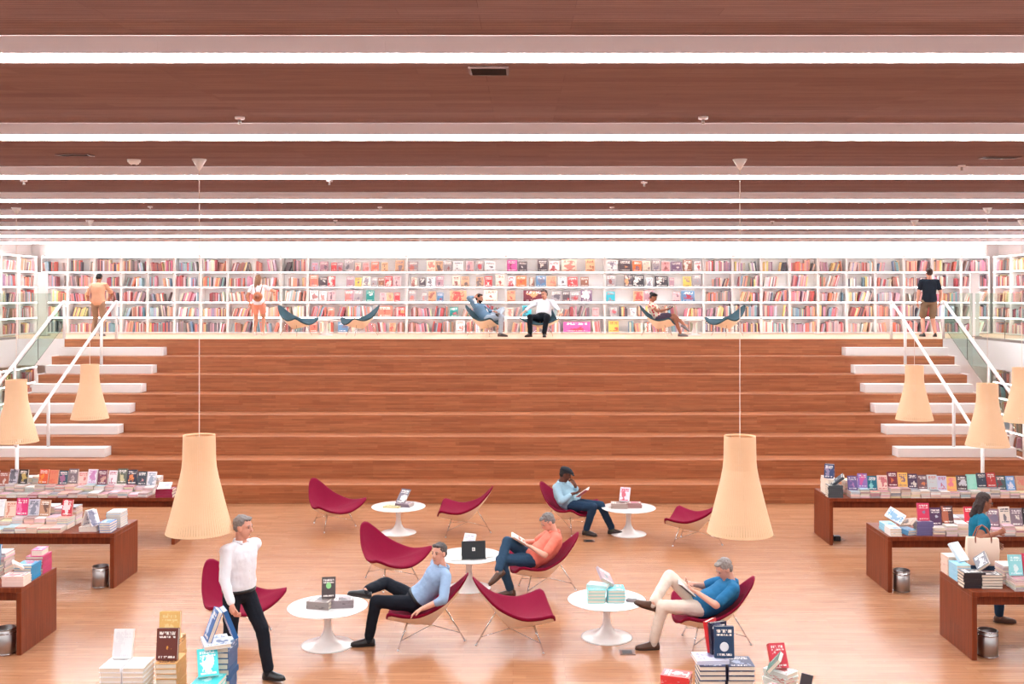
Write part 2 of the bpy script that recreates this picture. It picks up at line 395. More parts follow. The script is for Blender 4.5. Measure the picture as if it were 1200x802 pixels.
# side walls: bookcases on the galleries and below them
for side, X, rz in (('l', -13.05, R(90)), ('r', 12.76, R(-90))):
    for lvl in (0, 1):
        for i in range(8 if lvl else 9):
            W = .94; y = 27.65 - i * W
            loc = (X, y - W, (MEZ + .001 if lvl else 0)) if side == 'l' else (X, y, (MEZ + .001 if lvl else 0))
            who = 'the man in beige' if side == 'l' else 'the man in black'
            lab = ORD[i] + (' side gallery bookcase bay out from the corner past ' if lvl else ' lower floor bookcase bay out from the corner below ') + who
            bookcase(loc, rz, W - .002, lab, ('gallery' if lvl else 'lower floor') + ' side bays past ' + who)
            T = M.Translation(loc) @ M.Rotation(rz, 4, 'Z')
            for r in range(5): spines(T, .05, W - .05, .044 + r * RH, RH, .85, 900 + i * 20 + r + lvl * 300 + (side == 'r') * 50)
def bookcolor():
    m = bpy.data.materials.new('spine_cloth'); m.use_nodes = True; nt = m.node_tree; b = nt.nodes['Principled BSDF']
    a = nt.nodes.new('ShaderNodeAttribute'); a.attribute_name = 'bookcol'; nt.links.new(a.outputs['Color'], b.inputs['Base Color'])
    b.inputs['Roughness'].default_value = .5
    MATS['spine_cloth'] = m
bookcolor()
tag(SPINES.build('shelved_books', 'spine_cloth', None, False, True), 'rows of many-coloured book spines filling the white bookcases', 'books', None, 'stuff')
# slim white pylons at the gallery edge
for X, Y, who in ((-12.22, 26.2, 'the man in beige'), (11.35, 25.6, 'the man in a black shirt')):
    t = thing('pylon', 'slim white panel standing on the gallery past ' + who, 'panel', (X, Y, MEZ + .001))
    bev(MB().box((-.115, -.05, .02), (.115, .05, 1.62)).build('panel', 'white_paint', t), .02)
    MB().box((-.13, -.12, 0), (.13, .12, .02)).build('foot', 'steel', t)

# ------------------------------------------------------------------ pendant lamps
def lamp_parts(t, cord):
    prof = [(0, .335), (.05, .322), (.2, .282), (.4, .232), (.55, .196), (.66, .174), (.74, .166), (1.0, .160)]
    m = MB(); N = 76
    for i in range(N):
        a = 2 * math.pi * i / N; ca, sa = math.cos(a), math.sin(a); rings = []
        for z, r in prof:
            hw = min(.0118, r * math.pi / N * .95); ra, rt = V((ca, sa, 0)), V((-sa, ca, 0))
            c = V((ca * r, sa * r, z)); rings.append([c - rt*hw - ra*.0012, c + rt*hw - ra*.0012, c + rt*hw + ra*.0012, c - rt*hw + ra*.0012])
        m.loft(rings)
    o = m.build('slats', 'birch', t); o['kind'] = 'stuff'
    def ring(z, r, hh, wd): 
        return MB().loft([[V(((r + dx) * math.cos(2*math.pi*i/48), (r + dx) * math.sin(2*math.pi*i/48), z + dz)) for dx, dz in ((-wd, -hh), (wd, -hh), (wd, hh), (-wd, hh))] for i in range(48)], closed=True)
    for z, r in ((.012, .327), (.36, .236), (.72, .162), (.985, .155)): ring(z, r, .009, .004).build('hoop', 'birch', t, True)
    MB().lathe([(.012, .62), (.03, .62), (.04, .70), (.035, .82), (.01, .84)], 16).build('socket', 'white_paint', t, True)
    MB().ell((0, 0, .57), ((.045,0,0),(0,.045,0),(0,0,.06))).build('bulb', 'tulip_white', t, True)
    MB().tube([(0, 0, .83), (0, 0, cord)], .0045, 6).build('cord', 'cord', t)
    m = MB()
    for i in range(3):
        a = i * 2.094; m.tube([(0, 0, .83), (.154 * math.cos(a), .154 * math.sin(a), .985)], .002, 5)
    m.build('spokes', 'steel', t)
    MB().lathe([(.006, cord - .11), (.012, cord - .11), (.075, cord - .004), (.07, cord)], 20).build('canopy', 'white_paint', t, True)
def ceil_z(y):
    n = math.floor((y - ROW0) / ROWD); return CEIL + DROP * (y - ROW0 - n * ROWD) / ROWD
LAMPS = [(-3.31, 10.55, 1.56, 'large slatted wooden pendant lamp hanging behind the walking man in the white shirt'),
         (2.26, 10.55, 1.55, 'large slatted wooden pendant lamp hanging beside the man in the blue polo'),
         (-7.95, 18.9, 1.72, 'slatted wooden pendant lamp in front of the white stair blocks below the man in beige'),
         (-8.1, 16.45, 1.64, 'slatted wooden pendant lamp over the book table ending in maroon bands'),
         (7.27, 18.9, 1.70, 'slatted pendant lamp before the inner ends of the stair blocks below the man in black'),
         (7.50, 16.45, 1.58, 'slatted wooden pendant lamp over the handrail foot below the man in black'),
         (9.25, 18.9, 1.66, 'slatted wooden pendant lamp at the outer stair edge below the man in black')]
for X, Y, zb, lab in LAMPS:
    t = thing('pendant_lamp', lab, 'lamp', (X, Y, zb), 0, 'slatted pendant lamps')
    lamp_parts(t, ceil_z(Y) - zb - .002)

# ------------------------------------------------------------------ ceiling fittings
def cpt(px, py, n=None):
    """point of the sloping ceiling panels seen at a pixel"""
    best = None
    for k in range(-1, 8):
        y0 = ROW0 + ROWD * k; sl = DROP / ROWD; q = (VPY - py) / FPX
        y = (CEIL - CAM_H - sl * y0) / (q - sl)
        if y0 <= y <= y0 + ROWD: best = y
    y = best or FPX * 1.33 / (VPY - py)
    return V(((px - VPX) * y / FPX, y, ceil_z(y)))
def vent(px, py, W, D, label):
    c = cpt(px, py); t = thing('air_vent', label, 'vent', c + V((0, 0, -.002))); t.rotation_euler = (math.atan(DROP / ROWD), 0, 0)
    m = MB()
    for a, b in (((-W/2, -D/2, -.012), (W/2, -D/2 + .015, -.001)), ((-W/2, D/2 - .015, -.012), (W/2, D/2, -.001)), ((-W/2, -D/2 + .015, -.012), (-W/2 + .015, D/2 - .015, -.001)), ((W/2 - .015, -D/2 + .015, -.012), (W/2, D/2 - .015, -.001))): m.box(a, b)
    m.build('frame', mat('vent_frame', (120, 92, 86), .5, spec=.1), t)
    me = MB().box((-W/2 + .015, -.008, -.009), (W/2 - .015, .008, -.003)).mesh('slat', 'vent_grey'); k = int((D - .03) / .022)
    for i in range(k): put('slat', me, t, (0, -D/2 + .026 + i * .022, 0), (R(-20), 0, 0))
    MB().box((-W/2 + .01, -D/2 + .01, -.002), (W/2 - .01, D/2 - .01, -.0005)).build('backing', 'black_plastic', t)
vent(573, 82, .235, .26, 'grey slatted air vent in the ceiling between the two lowest strip lights')
vent(88, 181, .32, .16, 'small dark air vent in the ceiling near the white smoke detector')
vent(1172, 184, .36, .16, 'thin dark air vent in the ceiling beside the ceiling edge sprinkler')
def detector(px, py):
    t = thing('smoke_detector', 'round white smoke detector on the wooden ceiling beside the pendant cord', 'detector', cpt(px, py))
    MB().lathe([(.03, -.055), (.05, -.045), (.055, -.03), (.065, -.028), (.068, -.001), (.0, 0)], 24).build('body', 'white_paint', t, True)
    MB().lathe([(.0, -.062), (.018, -.06), (.02, -.055), (.0, -.05)], 16).build('sensor', 'vent_grey', t, True)
detector(157, 187)
for px, py in ((281, 151), (824, 151), (1127, 205), (755, 213), (176, 246), (445, 247), (717, 247), (905, 259), (393, 258), (28, 211), (386, 211)):
    c = cpt(px, py); t = thing('sprinkler', 'small pale sprinkler head on the wooden ceiling', 'sprinkler', c, 0, 'ceiling sprinklers')
    MB().lathe([(0, -.022), (.038, -.02), (.04, -.001), (0, 0)], 16).build('plate', 'fascia_white', t, True)
    MB().lathe([(0, -.06), (.014, -.058), (.012, -.024), (0, -.0225)], 10).build('nozzle', 'steel', t, True)

# ------------------------------------------------------------------ coconut chairs
def rim(n=60):
    half = [(-.47, 0, .80), (-.455, .06, .785), (-.40, .135, .715), (-.22, .27, .545), (.03, .40, .445), (.22, .475, .455), (.355, .515, .495), (.405, .475, .48), (.435, .33, .41), (.455, .15, .365), (.46, 0, .355)]
    pts = [V(p) for p in half] + [V((x, -y, z)) for x, y, z in half[-2:0:-1]]
    k = len(pts); out = []
    L = [0]
    for i in range(k): L.append(L[-1] + (pts[(i + 1) % k] - pts[i]).length)
    for j in range(n):
        d = L[-1] * j / n; i = max(q for q in range(k) if L[q] <= d); u = (d - L[i]) / (L[i + 1] - L[i])
        p0, p1, p2, p3 = pts[(i - 1) % k], pts[i], pts[(i + 1) % k], pts[(i + 2) % k]
        out.append(.5 * ((2 * p1) + (p2 - p0) * u + (2*p0 - 5*p1 + 4*p2 - p3) * u*u + (3*p1 - p0 - 3*p2 + p3) * u**3))
    return out
def seat_z(x, y): return .33
def chair_meshes(fabric):
    Rm = rim(); C = V((.03, 0, .335)); n = len(Rm); d = {}
    def surf(r, dz, sc=1.0):
        ring = []
        for p in Rm:
            q = C + (p - C) * r * sc; q.z = C.z + (p.z - C.z) * r ** 2.0 + dz
            if p.x > .3: q.z -= .03 * max(0, r - .8) / .2 * (1 - abs(p.y) / .55)
            ring.append(q)
        return ring
    m = MB()
    rings = [surf(r, 0) for r in (.02, .15, .3, .45, .6, .75, .88, .96)] + [surf(1, -.006), surf(1.006, -.018), surf(1.0, -.034)] + [surf(r, -.04) for r in (.93, .8, .6, .35, .1)]
    d['cushion'] = m.loft(rings).mesh('cushion', fabric, True)
    m = MB(); K = V((-.04, 0, .185)); rings = []
    base = surf(.965, -.041)
    for u in (0, .06, .25, .5, .75, .93, .995):
        ring = []
        for p in base:
            q = p.lerp(K, u); b_ = math.sin(math.pi * min(1, u * 1.02)) * .035; dr = V((p.x - K.x, p.y - K.y, 0)).normalized()
            ring.append(q + dr * b_ * .3 + V((0, 0, -b_ * .3)))
        rings.append(ring)
    def under(q):      # underside of the cushion at this spot
        best = 0; a = math.atan2(q.y - C.y, q.x - C.x)
        p = min(Rm, key=lambda p: abs((math.atan2(p.y, p.x - C.x) - a + math.pi) % (2 * math.pi) - math.pi))
        r = min(1, math.hypot(q.x - C.x, q.y) / max(.01, math.hypot(p.x - C.x, p.y)))
        return C.z + (p.z - C.z) * r * r - .046
    for ring in rings[1:]:
        for q in ring: q.z = min(q.z, under(q))
    inner = [[q + V((0, 0, .012)) for q in r] for r in rings[::-1]]
    m.loft(rings, cap=False); m.add(rings[-1], [tuple(range(n))])
    d['shell'] = m.mesh('shell', 'shell_cream', True)
    def leg(a, b): return MB().tube([a, b], .0075, 8)
    d['legs'] = [leg((-.20, 0, .39), (-.43, 0, .015)).mesh('leg', 'chrome', True)] + [leg((.20, s * .20, .325), (.30, s * .335, .015)).mesh('leg', 'chrome', True) for s in (1, -1)]
    d['glide'] = MB().ell((0, 0, .011), ((.013,0,0),(0,.013,0),(0,0,.011)), 10, 6).mesh('glide', 'tulip_white', True)
    d['foot'] = [(-.43, 0, 0), (.30, .335, 0), (.30, -.335, 0)]
    m = MB(); m.tube([(-.04, 0, .19), (-.375, 0, .10)], .004, 6)
    d['braces'] = [m.mesh('brace', 'chrome', True)] + [MB().tube([(-.04, s * .005, .19), (.272, s * .30, .105)], .004, 6).mesh('brace', 'chrome', True) for s in (1, -1)]
    return d
CMESH = {f: chair_meshes(f) for f in ('maroon', 'teal_fabric')}
def chair(loc, deg, fabric, label, group):
    d = CMESH[fabric]; t = thing('lounge_chair', label, 'chair', loc, R(deg), group)
    tag(put('cushion', d['cushion'], t), 'maroon upholstery' if fabric == 'maroon' else 'grey teal upholstery'); tag(put('shell', d['shell'], t), 'cream shell')
    for l, f in zip(d['legs'], d['foot']):
        o = put('leg', l, t); put('glide', d['glide'], o, f)
    for b_ in d['braces']: put('brace', b_, t)
    return t
gm, gt = 'maroon lounge chairs', 'teal lounge chairs'
CH = {}
CH['c1'] = chair(G(386, 618), -42, 'maroon', 'empty maroon shell chair facing the table with the propped grey magazine, beside the steps', gm)
CH['c2'] = chair(G(545, 625), 180, 'maroon', 'empty maroon shell chair between the two far tables, its seat towards the grey magazine', gm)
CH['c3'] = chair(G(453, 684), -40, 'maroon', 'empty maroon shell chair behind the man in the blue dress shirt', gm)
CH['man_dress'] = chair(G(501, 752), 180, 'maroon', 'maroon shell chair under the man in the blue dress shirt', gm)
CH['c5'] = chair(G(602, 756), 6, 'maroon', 'empty maroon shell chair facing the table with the turquoise books', gm)
CH['man_salmon'] = chair(G(638, 694), 188, 'maroon', 'maroon shell chair under the man in the salmon polo', gm)
CH['man_cap'] = chair(G(662, 622), -30, 'maroon', 'maroon shell chair under the man in the black cap', gm)
CH['c8'] = chair(G(815, 637), 160, 'maroon', 'empty maroon shell chair half hidden by a large pendant lamp', gm)
CH['man_polo'] = chair(G(836, 757), 180, 'maroon', 'maroon shell chair under the man in the blue polo', gm)
CH['c10'] = chair(G(272, 741), -40, 'maroon', 'empty maroon shell chair behind the walking man in the white shirt', gm)
def U(px, Y): return V(((px - VPX) * Y / FPX, Y, MEZ))
CH['u1'] = chair(U(345, 25.9), -22, 'teal_fabric', 'empty teal shell chair nearest the woman with the backpack on the mezzanine', gt)
CH['u2'] = chair(U(424, 25.9), 208, 'teal_fabric', 'empty teal shell chair between a white table and the man in denim', gt)
CH['u3'] = chair(U(566, 25.9), -18, 'teal_fabric', 'teal shell chair under the man in denim with a raised arm', gt)
CH['u4'] = chair(U(636, 25.95), -105, 'teal_fabric', 'teal shell chair under the man in the white shirt and black trousers', gt)
CH['u5'] = chair(U(771, 25.9), -18, 'teal_fabric', 'teal shell chair under the woman in the flowered dress', gt)
CH['u6'] = chair(U(854, 25.9), 202, 'teal_fabric', 'empty teal shell chair beside the woman in the flowered dress', gt)

# ------------------------------------------------------------------ tulip tables
def tulip_meshes(rt, h, rb):
    top = MB().lathe([(0, h - .022), (rt - .05, h - .022), (rt - .012, h - .014), (rt, h - .005), (rt - .002, h - .001), (rt - .012, h), (0, h)], 64).mesh('top', 'tulip_white', True)
    base = MB().lathe([(0, 0), (rb, 0), (rb, .006), (rb * .93, .014), (rb * .7, .026), (rb * .42, .05), (.085, .09), (.052, .15), (.040, .23), (.042, .30), (.06, h - .05), (.12, h - .0235), (0, h - .0225)], 48).mesh('pedestal', 'tulip_white', True)
    return top, base
TM = tulip_meshes(.455, .445, .30); TU = tulip_meshes(.30, .40, .20)
def tulip(loc, label, meshes=TM, group='round white pedestal tables'):
    t = thing('pedestal_table', label, 'table', loc, 0, group); put('top', meshes[0], t); put('pedestal', meshes[1], t)
    return t
TT = {'t1': G(467, 624.5), 't2': G(736.5, 626), 't3': G(549.5, 689), 't4': G(384, 756), 't5': G(711, 747)}
tulip(TT['t1'], 'round white table carrying the propped grey magazine, beside the steps')
tulip(TT['t2'], 'round white table beside the man in the black cap')
tulip(TT['t3'], 'round white table covered with loose papers and a black folder')
tulip(TT['t4'], 'round white table carrying the charcoal book with the green oval')
tulip(TT['t5'], 'round white table carrying the stack of turquoise books')
tulip(U(382, 26.6), 'small round white table on the mezzanine between two empty teal chairs', TU, 'small mezzanine tables')
tulip(U(814, 26.6), 'small round white table on the mezzanine beside the woman in the flowered dress', TU, 'small mezzanine tables')

# ------------------------------------------------------------------ display tables
DT = {}
def display(key, x0, x1, y, label, z=.75, d=.87):
    t = thing('display_table', label, 'table', (x0, y, 0), 0, 'dark wooden book tables'); W = x1 - x0
    a, b = (0, W) if W > 0 else (W, 0)
    bev(MB().box((a, 0, z - .055), (b, d, z)).build('table_top', 'table_wood', t), .003, 1)
    for xx in (a, b - .055): bev(MB().box((xx, 0, 0), (xx + .055, d, z - .0555)).build('end_panel', 'table_wood', t), .003, 1)
    MB().box((a + .056, .10, z - .17), (b - .056, .14, z - .056)).build('apron', 'table_wood', t)
    MB().box((a + .056, d - .14, z - .17), (b - .056, d - .10, z - .056)).build('apron', 'table_wood', t)
    DT[key] = (x0, x1, y, z, d)
display('R1', 4.94, 9.6, 16.36, 'dark wooden book table by the steps with the dark blue book tent on its end')
display('R2', 4.94, 9.6, 13.76, 'dark wooden book table with a leaning white book and a pink and red book tower')
display('R3', 4.94, 9.0, 11.20, 'dark wooden book table with the stack of black-spined books at its end')
display('L0', -5.54, -10.4, 16.40, 'dark wooden book table by the steps ending in a stack with maroon bands')
display('L1', -5.54, -10.4, 13.95, 'dark wooden book table ending in pale blue books')
display('L2', -5.54, -10.0, 11.36, 'dark wooden book table ending in bright blue and magenta books')
display('FL', -1.85, -3.5, 7.55, 'dark wooden book table carrying the blue book tent and the white books', .75, .95)
display('FR', 1.0, 2.45, 7.55, 'dark wooden book table carrying the navy book with the pale disc', .75, .95)

# ------------------------------------------------------------------ bins and small floor things
def bin_(px, py, label):
    c = G(px, py); t = thing('waste_bin', label, 'bin', c, 0, 'steel waste bins'); r, h = .105, .29
    MB().lathe([(0, .003), (r - .004, .003), (r, .006), (r, h), (r - .004, h), (r - .006, .012), (0, .012)], 32).build('body', 'steel', t, True)
    for z in (.012, h - .008, h - .05): MB().loft([[V(((r + dx) * math.cos(2*math.pi*i/32), (r + dx) * math.sin(2*math.pi*i/32), z + dz)) for dx, dz in ((.0005, -.006), (.005, -.004), (.005, .004), (.0005, .006))] for i in range(32)], closed=True).build('band', 'chrome', t, True)
bin_(1157.5, 769, 'round steel waste bin beside the table with the black-spined books')
bin_(1056.5, 693, 'round steel waste bin beside the table with the pink and red book tower')
bin_(118, 688, 'round steel waste bin beside the table ending in pale blue books')
bin_(7, 766, 'round steel waste bin beside the table ending in bright blue books')
t = thing('plug_adapter', 'black plug adapter with loose cable on the floor under the table by the steps', 'adapter', G(981, 634))
bev(MB().box((-.06, -.05, .001), (.05, .05, .085)).build('body', 'black_plastic', t), .012)
MB().box((-.075, -.01, .03), (-.061, .03, .1)).build('plug', 'black_plastic', t)
MB().tube([(.05, 0, .03), (.09, -.02, .02), (.13, .02, .012), (.12, .1, .012), (.05, .14, .012)], .006, 6).build('cable', 'cord', t, True)
for px, py, who in ((690.5, 634.5, 'near the feet of the man in the black cap'), (735, 765, 'before the round table with the turquoise books'), (541, 690, 'under the legs of an empty chair')):
    t = thing('floor_socket', 'small dark floor socket ' + who, 'socket', G(px, py) + V((0, 0, .0005)))
    MB().box((-.085, -.085, 0), (.085, .085, .004)).build('plate', mat('socket_plate', (128, 96, 84), .4, metal=.6), t)
    MB().box((-.055, -.05, .0042), (.055, .05, .007)).build('lid', 'black_plastic', t)
# ------------------------------------------------------------------ books
def cover_material():
    m = bpy.data.materials.new('book_cover'); m.use_nodes = True; nt = m.node_tree; N = nt.nodes.new; L = nt.links.new
    b = nt.nodes['Principled BSDF']; b.inputs['Roughness'].default_value = .35
    oi = N('ShaderNodeObjectInfo'); ac = N('ShaderNodeAttribute'); ac.attribute_type = 'OBJECT'; ac.attribute_name = 'accent'
    tc = N('ShaderNodeTexCoord'); sp = N('ShaderNodeSeparateXYZ'); L(tc.outputs['Generated'], sp.inputs[0])
    def mth(op, a, b_, c=None):
        n = N('ShaderNodeMath'); n.operation = op
        for i, v in enumerate((a, b_, c)):
            if v is None: continue
            if isinstance(v, (int, float)): n.inputs[i].default_value = v
            else: L(v, n.inputs[i])
        return n.outputs[0]
    x, y = sp.outputs[0], sp.outputs[1]
    rnd = mth('MULTIPLY', oi.outputs['Random'], 37.0)
    # picture: a blob in the middle broken up by noise
    nz = N('ShaderNodeTexNoise'); nz.noise_dimensions = '4D'; nz.inputs['Scale'].default_value = 4.5; nz.inputs['Detail'].default_value = 3; L(tc.outputs['Generated'], nz.inputs['Vector']); L(rnd, nz.inputs['W'])
    r2 = mth('FRACT', mth('MULTIPLY', oi.outputs['Random'], 91.7), None); r3 = mth('FRACT', mth('MULTIPLY', oi.outputs['Random'], 553.3), None); r4 = mth('FRACT', mth('MULTIPLY', oi.outputs['Random'], 1733.1), None)
    dx0 = mth('ABSOLUTE', mth('SUBTRACT', x, .5), None)
    dx = mth('ABSOLUTE', mth('SUBTRACT', x, mth('ADD', .3, mth('MULTIPLY', r2, .4))), None); dy = mth('MULTIPLY', mth('ABSOLUTE', mth('SUBTRACT', y, mth('ADD', .25, mth('MULTIPLY', r3, .35))), None), mth('ADD', .5, mth('MULTIPLY', r2, 1.3)))
    rad = mth('SQRT', mth('ADD', mth('POWER', mth('MULTIPLY', dx, 1.15), 2), mth('POWER', dy, 2)), None)
    blob = mth('GREATER_THAN', mth('SUBTRACT', mth('ADD', mth('ADD', .08, mth('MULTIPLY', r4, .3)), mth('MULTIPLY', mth('SUBTRACT', nz.outputs['Fac'], .5), 1.3)), rad), 0)
    # lettering: rows of short marks
    nl = N('ShaderNodeTexNoise'); nl.noise_dimensions = '4D'; nl.inputs['Scale'].default_value = 1; L(rnd, nl.inputs['W'])
    mp = N('ShaderNodeMapping'); mp.inputs['Scale'].default_value = (16, 7, 1); L(tc.outputs['Generated'], mp.inputs[0]); L(mp.outputs[0], nl.inputs['Vector'])
    let = mth('GREATER_THAN', nl.outputs['Fac'], .47)
    def band(a, c): return mth('MULTIPLY', mth('GREATER_THAN', y, a), mth('LESS_THAN', y, c))
    rows = mth('MAXIMUM', mth('MAXIMUM', band(.80, .90), band(.70, .76)), band(.07, .14))
    inx = mth('LESS_THAN', dx0, .38); txt = mth('MULTIPLY', mth('MULTIPLY', rows, inx), let)
    m1 = N('ShaderNodeMix'); m1.data_type = 'RGBA'; L(mth('MULTIPLY', blob, .85), m1.inputs[0]); L(oi.outputs['Color'], m1.inputs[6]); L(ac.outputs['Color'], m1.inputs[7])
    # lettering takes white on dark covers and dark on light ones
    bw = N('ShaderNodeRGBToBW'); L(oi.outputs['Color'], bw.inputs[0])
    tcx = N('ShaderNodeMix'); tcx.data_type = 'RGBA'; L(mth('GREATER_THAN', bw.outputs[0], .35), tcx.inputs[0]); tcx.inputs[6].default_value = rgb(250, 240, 232); L(ac.outputs['Color'], tcx.inputs[7])
    m2 = N('ShaderNodeMix'); m2.data_type = 'RGBA'; L(txt, m2.inputs[0]); L(m1.outputs[2], m2.inputs[6]); L(tcx.outputs[2], m2.inputs[7])
    L(m2.outputs[2], b.inputs['Base Color']); MATS['book_cover'] = m
cover_material()
BM = {}
def book_mesh(w_, h_, t_):
    k = (w_, h_, t_)
    if k not in BM:
        c = MB(); e = .004 if t_ >= .034 else .0022
        c.box((-w_/2, -h_/2, 0), (w_/2, h_/2, e)); c.box((-w_/2, -h_/2, t_ - e), (w_/2, h_/2, t_)); c.box((-w_/2, -h_/2, e), (-w_/2 + e, h_/2, t_ - e))
        p = MB().box((-w_/2 + e, -h_/2 + .004, e), (w_/2 - .004, h_/2 - .004, t_ - e))
        BM[k] = (c.mesh('book', 'book_cover'), p.mesh('pages', 'pages'))
    return BM[k]
NBOOK = 0
def book(size, T, col, acc, label, group, name='book', pagecol=None):
    global NBOOK
    NBOOK += 1
    a, p = book_mesh(*size); o = put(name, a); o.matrix_world = T
    o.color = rgb(*col); q = rgb(*acc); o['accent'] = [q[0], q[1], q[2]]
    put('pages', p, o); tag(o, label, 'book', group)
    return o
def flat(x, y, z, rz): return M.Translation((x, y, z)) @ M.Rotation(R(rz), 4, 'Z')
def upright(x, y, z, size, lean=14, rz=0):    # cover towards the camera, foot on z, leaning back
    return M.Translation((x, y, z + .001)) @ M.Rotation(R(rz), 4, 'Z') @ M.Rotation(R(90 - lean), 4, 'X') @ M.Translation((0, size[1] / 2, 0))
PB = (.148, .225, .026); PL = (.155, .235, .034); SM = (.13, .20, .02); HB = (.16, .24, .04)
def acc(col, rnd):
    lum = sum(col) / 3
    return rnd.choice([(240, 226, 214), (236, 170, 120), (200, 60, 70), (250, 244, 238)] if lum < 130 else [(150, 70, 70), (90, 84, 96), (214, 120, 110), (120, 110, 130), (190, 60, 70)])

# stacks nobody could pick apart: one mesh for all six long tables
STK = MB()
def stack(x, y, z, size, n, rnd, cols=None, spine=.25):
    w_, h_, _ = size
    for i in range(n):
        t = rnd.uniform(.018, .03); c = rnd.choice(cols or PAL); a = rnd.uniform(-3, 3)
        T = flat(x + rnd.uniform(-.004, .004), y + rnd.uniform(-.006, .006), z + .0005, a)
        pg = [v * rnd.uniform(.93, 1.03) for v in rnd.choice(((244, 228, 214), (240, 216, 204), (236, 222, 214), (228, 206, 186)))]
        STK.col = rgb(*[min(255, v) for v in pg]); STK.box((-w_/2 + .002, -h_/2 + .002, .002), (w_/2 - .002, h_/2 - .002, t - .002), T)
        STK.col = rgb(*[v * .55 + 108 for v in c])
        STK.box((-w_/2, -h_/2, t - .002), (w_/2, h_/2, t), T); STK.box((-w_/2, -h_/2, 0), (w_/2, h_/2, .002), T)
        if rnd.random() < spine: STK.box((-w_/2, -h_/2, .002), (w_/2, -h_/2 + .002, t - .002), T)
        z += t + .0008
    return z
TABN = {'R1': 'the table with the dark blue book tent', 'R2': 'the table with the pink book tower', 'L0': 'the table ending in maroon-banded books', 'L1': 'the table ending in pale blue books', 'R3': 'the table with black-spined books', 'L2': 'the table ending in bright blue books'}
def run(key, xs, items, tiers, seed):
    """items: (colour words, rgb[, accent]) one after another along the table from xs"""
    x0, x1, y, zt, d = DT[key]; sg = 1 if x1 > x0 else -1; rnd = random.Random(seed); x = xs
    for it in items:
        cw, col = it[0], it[1]; size = rnd.choice((PB, PB, PL)) if cw else PB
        ac = it[2] if len(it) > 2 else acc(col, rnd)
        pit = size[0] + rnd.uniform(.004, .016)
        cx = x + sg * pit / 2
        if tiers == 1:
            z = stack(cx, y + .13, zt, size, rnd.randint(4, 6), rnd); yb = y + .165
            zr = stack(cx, y + .40, zt, size, rnd.randint(8, 9), rnd)
        else:
            stack(cx, y + .13, zt, size, rnd.randint(2, 3), rnd); z = stack(cx, y + .375, zt, size, rnd.randint(5, 6), rnd); yb = y + .41
            stack(cx, y + .64, zt, size, rnd.randint(9, 10), rnd)
        if cw: book(size, upright(cx, yb, z, size, rnd.uniform(11, 17), rnd.uniform(-7, 7)), col, ac, cw + ' book standing upright on ' + TABN[key], 'books standing on ' + TABN[key])
        x += sg * pit
run('R1', 5.28, [('violet blue', (104, 84, 140), (180, 120, 170)), ('purple and pink', (150, 116, 186), (222, 90, 150)), ('deep teal', (24, 112, 136), (150, 220, 220)), ('cream and rose', (238, 206, 190), (200, 90, 100)), ('maroon and orange', (122, 40, 56), (226, 110, 60)),
     ('golden yellow', (246, 190, 96), (120, 90, 130)), ('dark plum', (84, 60, 88)), ('smoky brown', (120, 84, 90), (232, 130, 80)), ('pale grey', (206, 206, 206)), ('pale lilac', (206, 200, 222), (200, 90, 110)), ('orange and white', (244, 190, 110), (236, 120, 150)),
     ('dark brown', (92, 72, 76), (230, 224, 232)), ('mint green', (160, 226, 206), (176, 232, 214)), ('slate navy', (64, 72, 90), (150, 160, 176)), ('scarlet', (206, 62, 60), (246, 214, 206)), ('dark green', (70, 92, 92), (120, 50, 60)), ('sky blue', (110, 160, 214), (236, 226, 232)), ('tan', (206, 160, 130)), ('grey violet', (140, 120, 140))], 1, 3)
run('R2', 5.56, [('wine purple', (92, 56, 92), (214, 206, 220)), ('dark chestnut', (88, 50, 52), (200, 110, 80)), (None, (240, 220, 210)), ('bright red', (216, 40, 66), (54, 48, 58)), ('grey green', (150, 164, 160)), ('mauve', (150, 116, 128)), ('cream', (232, 214, 200)), ('mauve grey', (134, 112, 122)), ('black and amber', (48, 38, 42), (236, 150, 60)), ('white and grey', (232, 226, 226), (90, 84, 96)), ('crimson purple', (122, 44, 78), (232, 150, 170))], 1, 5)
run('L0', -5.98, [('white', (238, 232, 236), (150, 160, 180)), ('charcoal', (72, 74, 84), (226, 150, 150)), ('orange and navy', (60, 56, 76), (236, 140, 80)), ('olive grey', (104, 106, 92), (220, 206, 160)), ('white and rose', (244, 234, 236), (190, 60, 100)), ('wine red', (130, 62, 84), (220, 170, 150)), ('white and lilac', (240, 230, 240), (206, 120, 180)), ('shell pink', (246, 206, 196), (226, 110, 110)),
     ('grey mottled', (136, 118, 124), (206, 190, 190)), ('dark petrol', (66, 90, 106), (180, 110, 150)), ('salmon', (234, 138, 104), (226, 116, 90)), ('orange red', (232, 94, 52), (246, 150, 60)), (None, (240, 230, 226)), ('black and gold', (64, 58, 56), (220, 190, 110)), ('pale grey lilac', (206, 196, 206)), ('rust', (176, 96, 76)), ('ivory', (240, 230, 214))], 2, 8)
run('L1', -6.28, [('scarlet and white', (214, 60, 74), (250, 236, 236)), (None, (240, 214, 206)), ('tan brown', (196, 146, 116), (96, 66, 60)), ('silver grey', (206, 200, 210), (120, 120, 136)), ('hot pink', (226, 56, 120), (240, 130, 170)), ('peach', (240, 206, 186), (214, 130, 110)), ('plain white', (244, 240, 242), (226, 226, 232)), ('steel blue', (74, 96, 128), (160, 176, 196)), ('rose', (214, 150, 150))], 2, 12)
run('R3', 5.42, [('turquoise', (150, 216, 220), (232, 246, 246)), ('ruby', (206, 50, 86), (250, 150, 150)), ('dark grey', (90, 84, 92))], 1, 15)
run('L2', -5.98, [('turquoise blue', (16, 130, 176), (120, 200, 226)), ('pale rose', (240, 214, 210))], 2, 17)

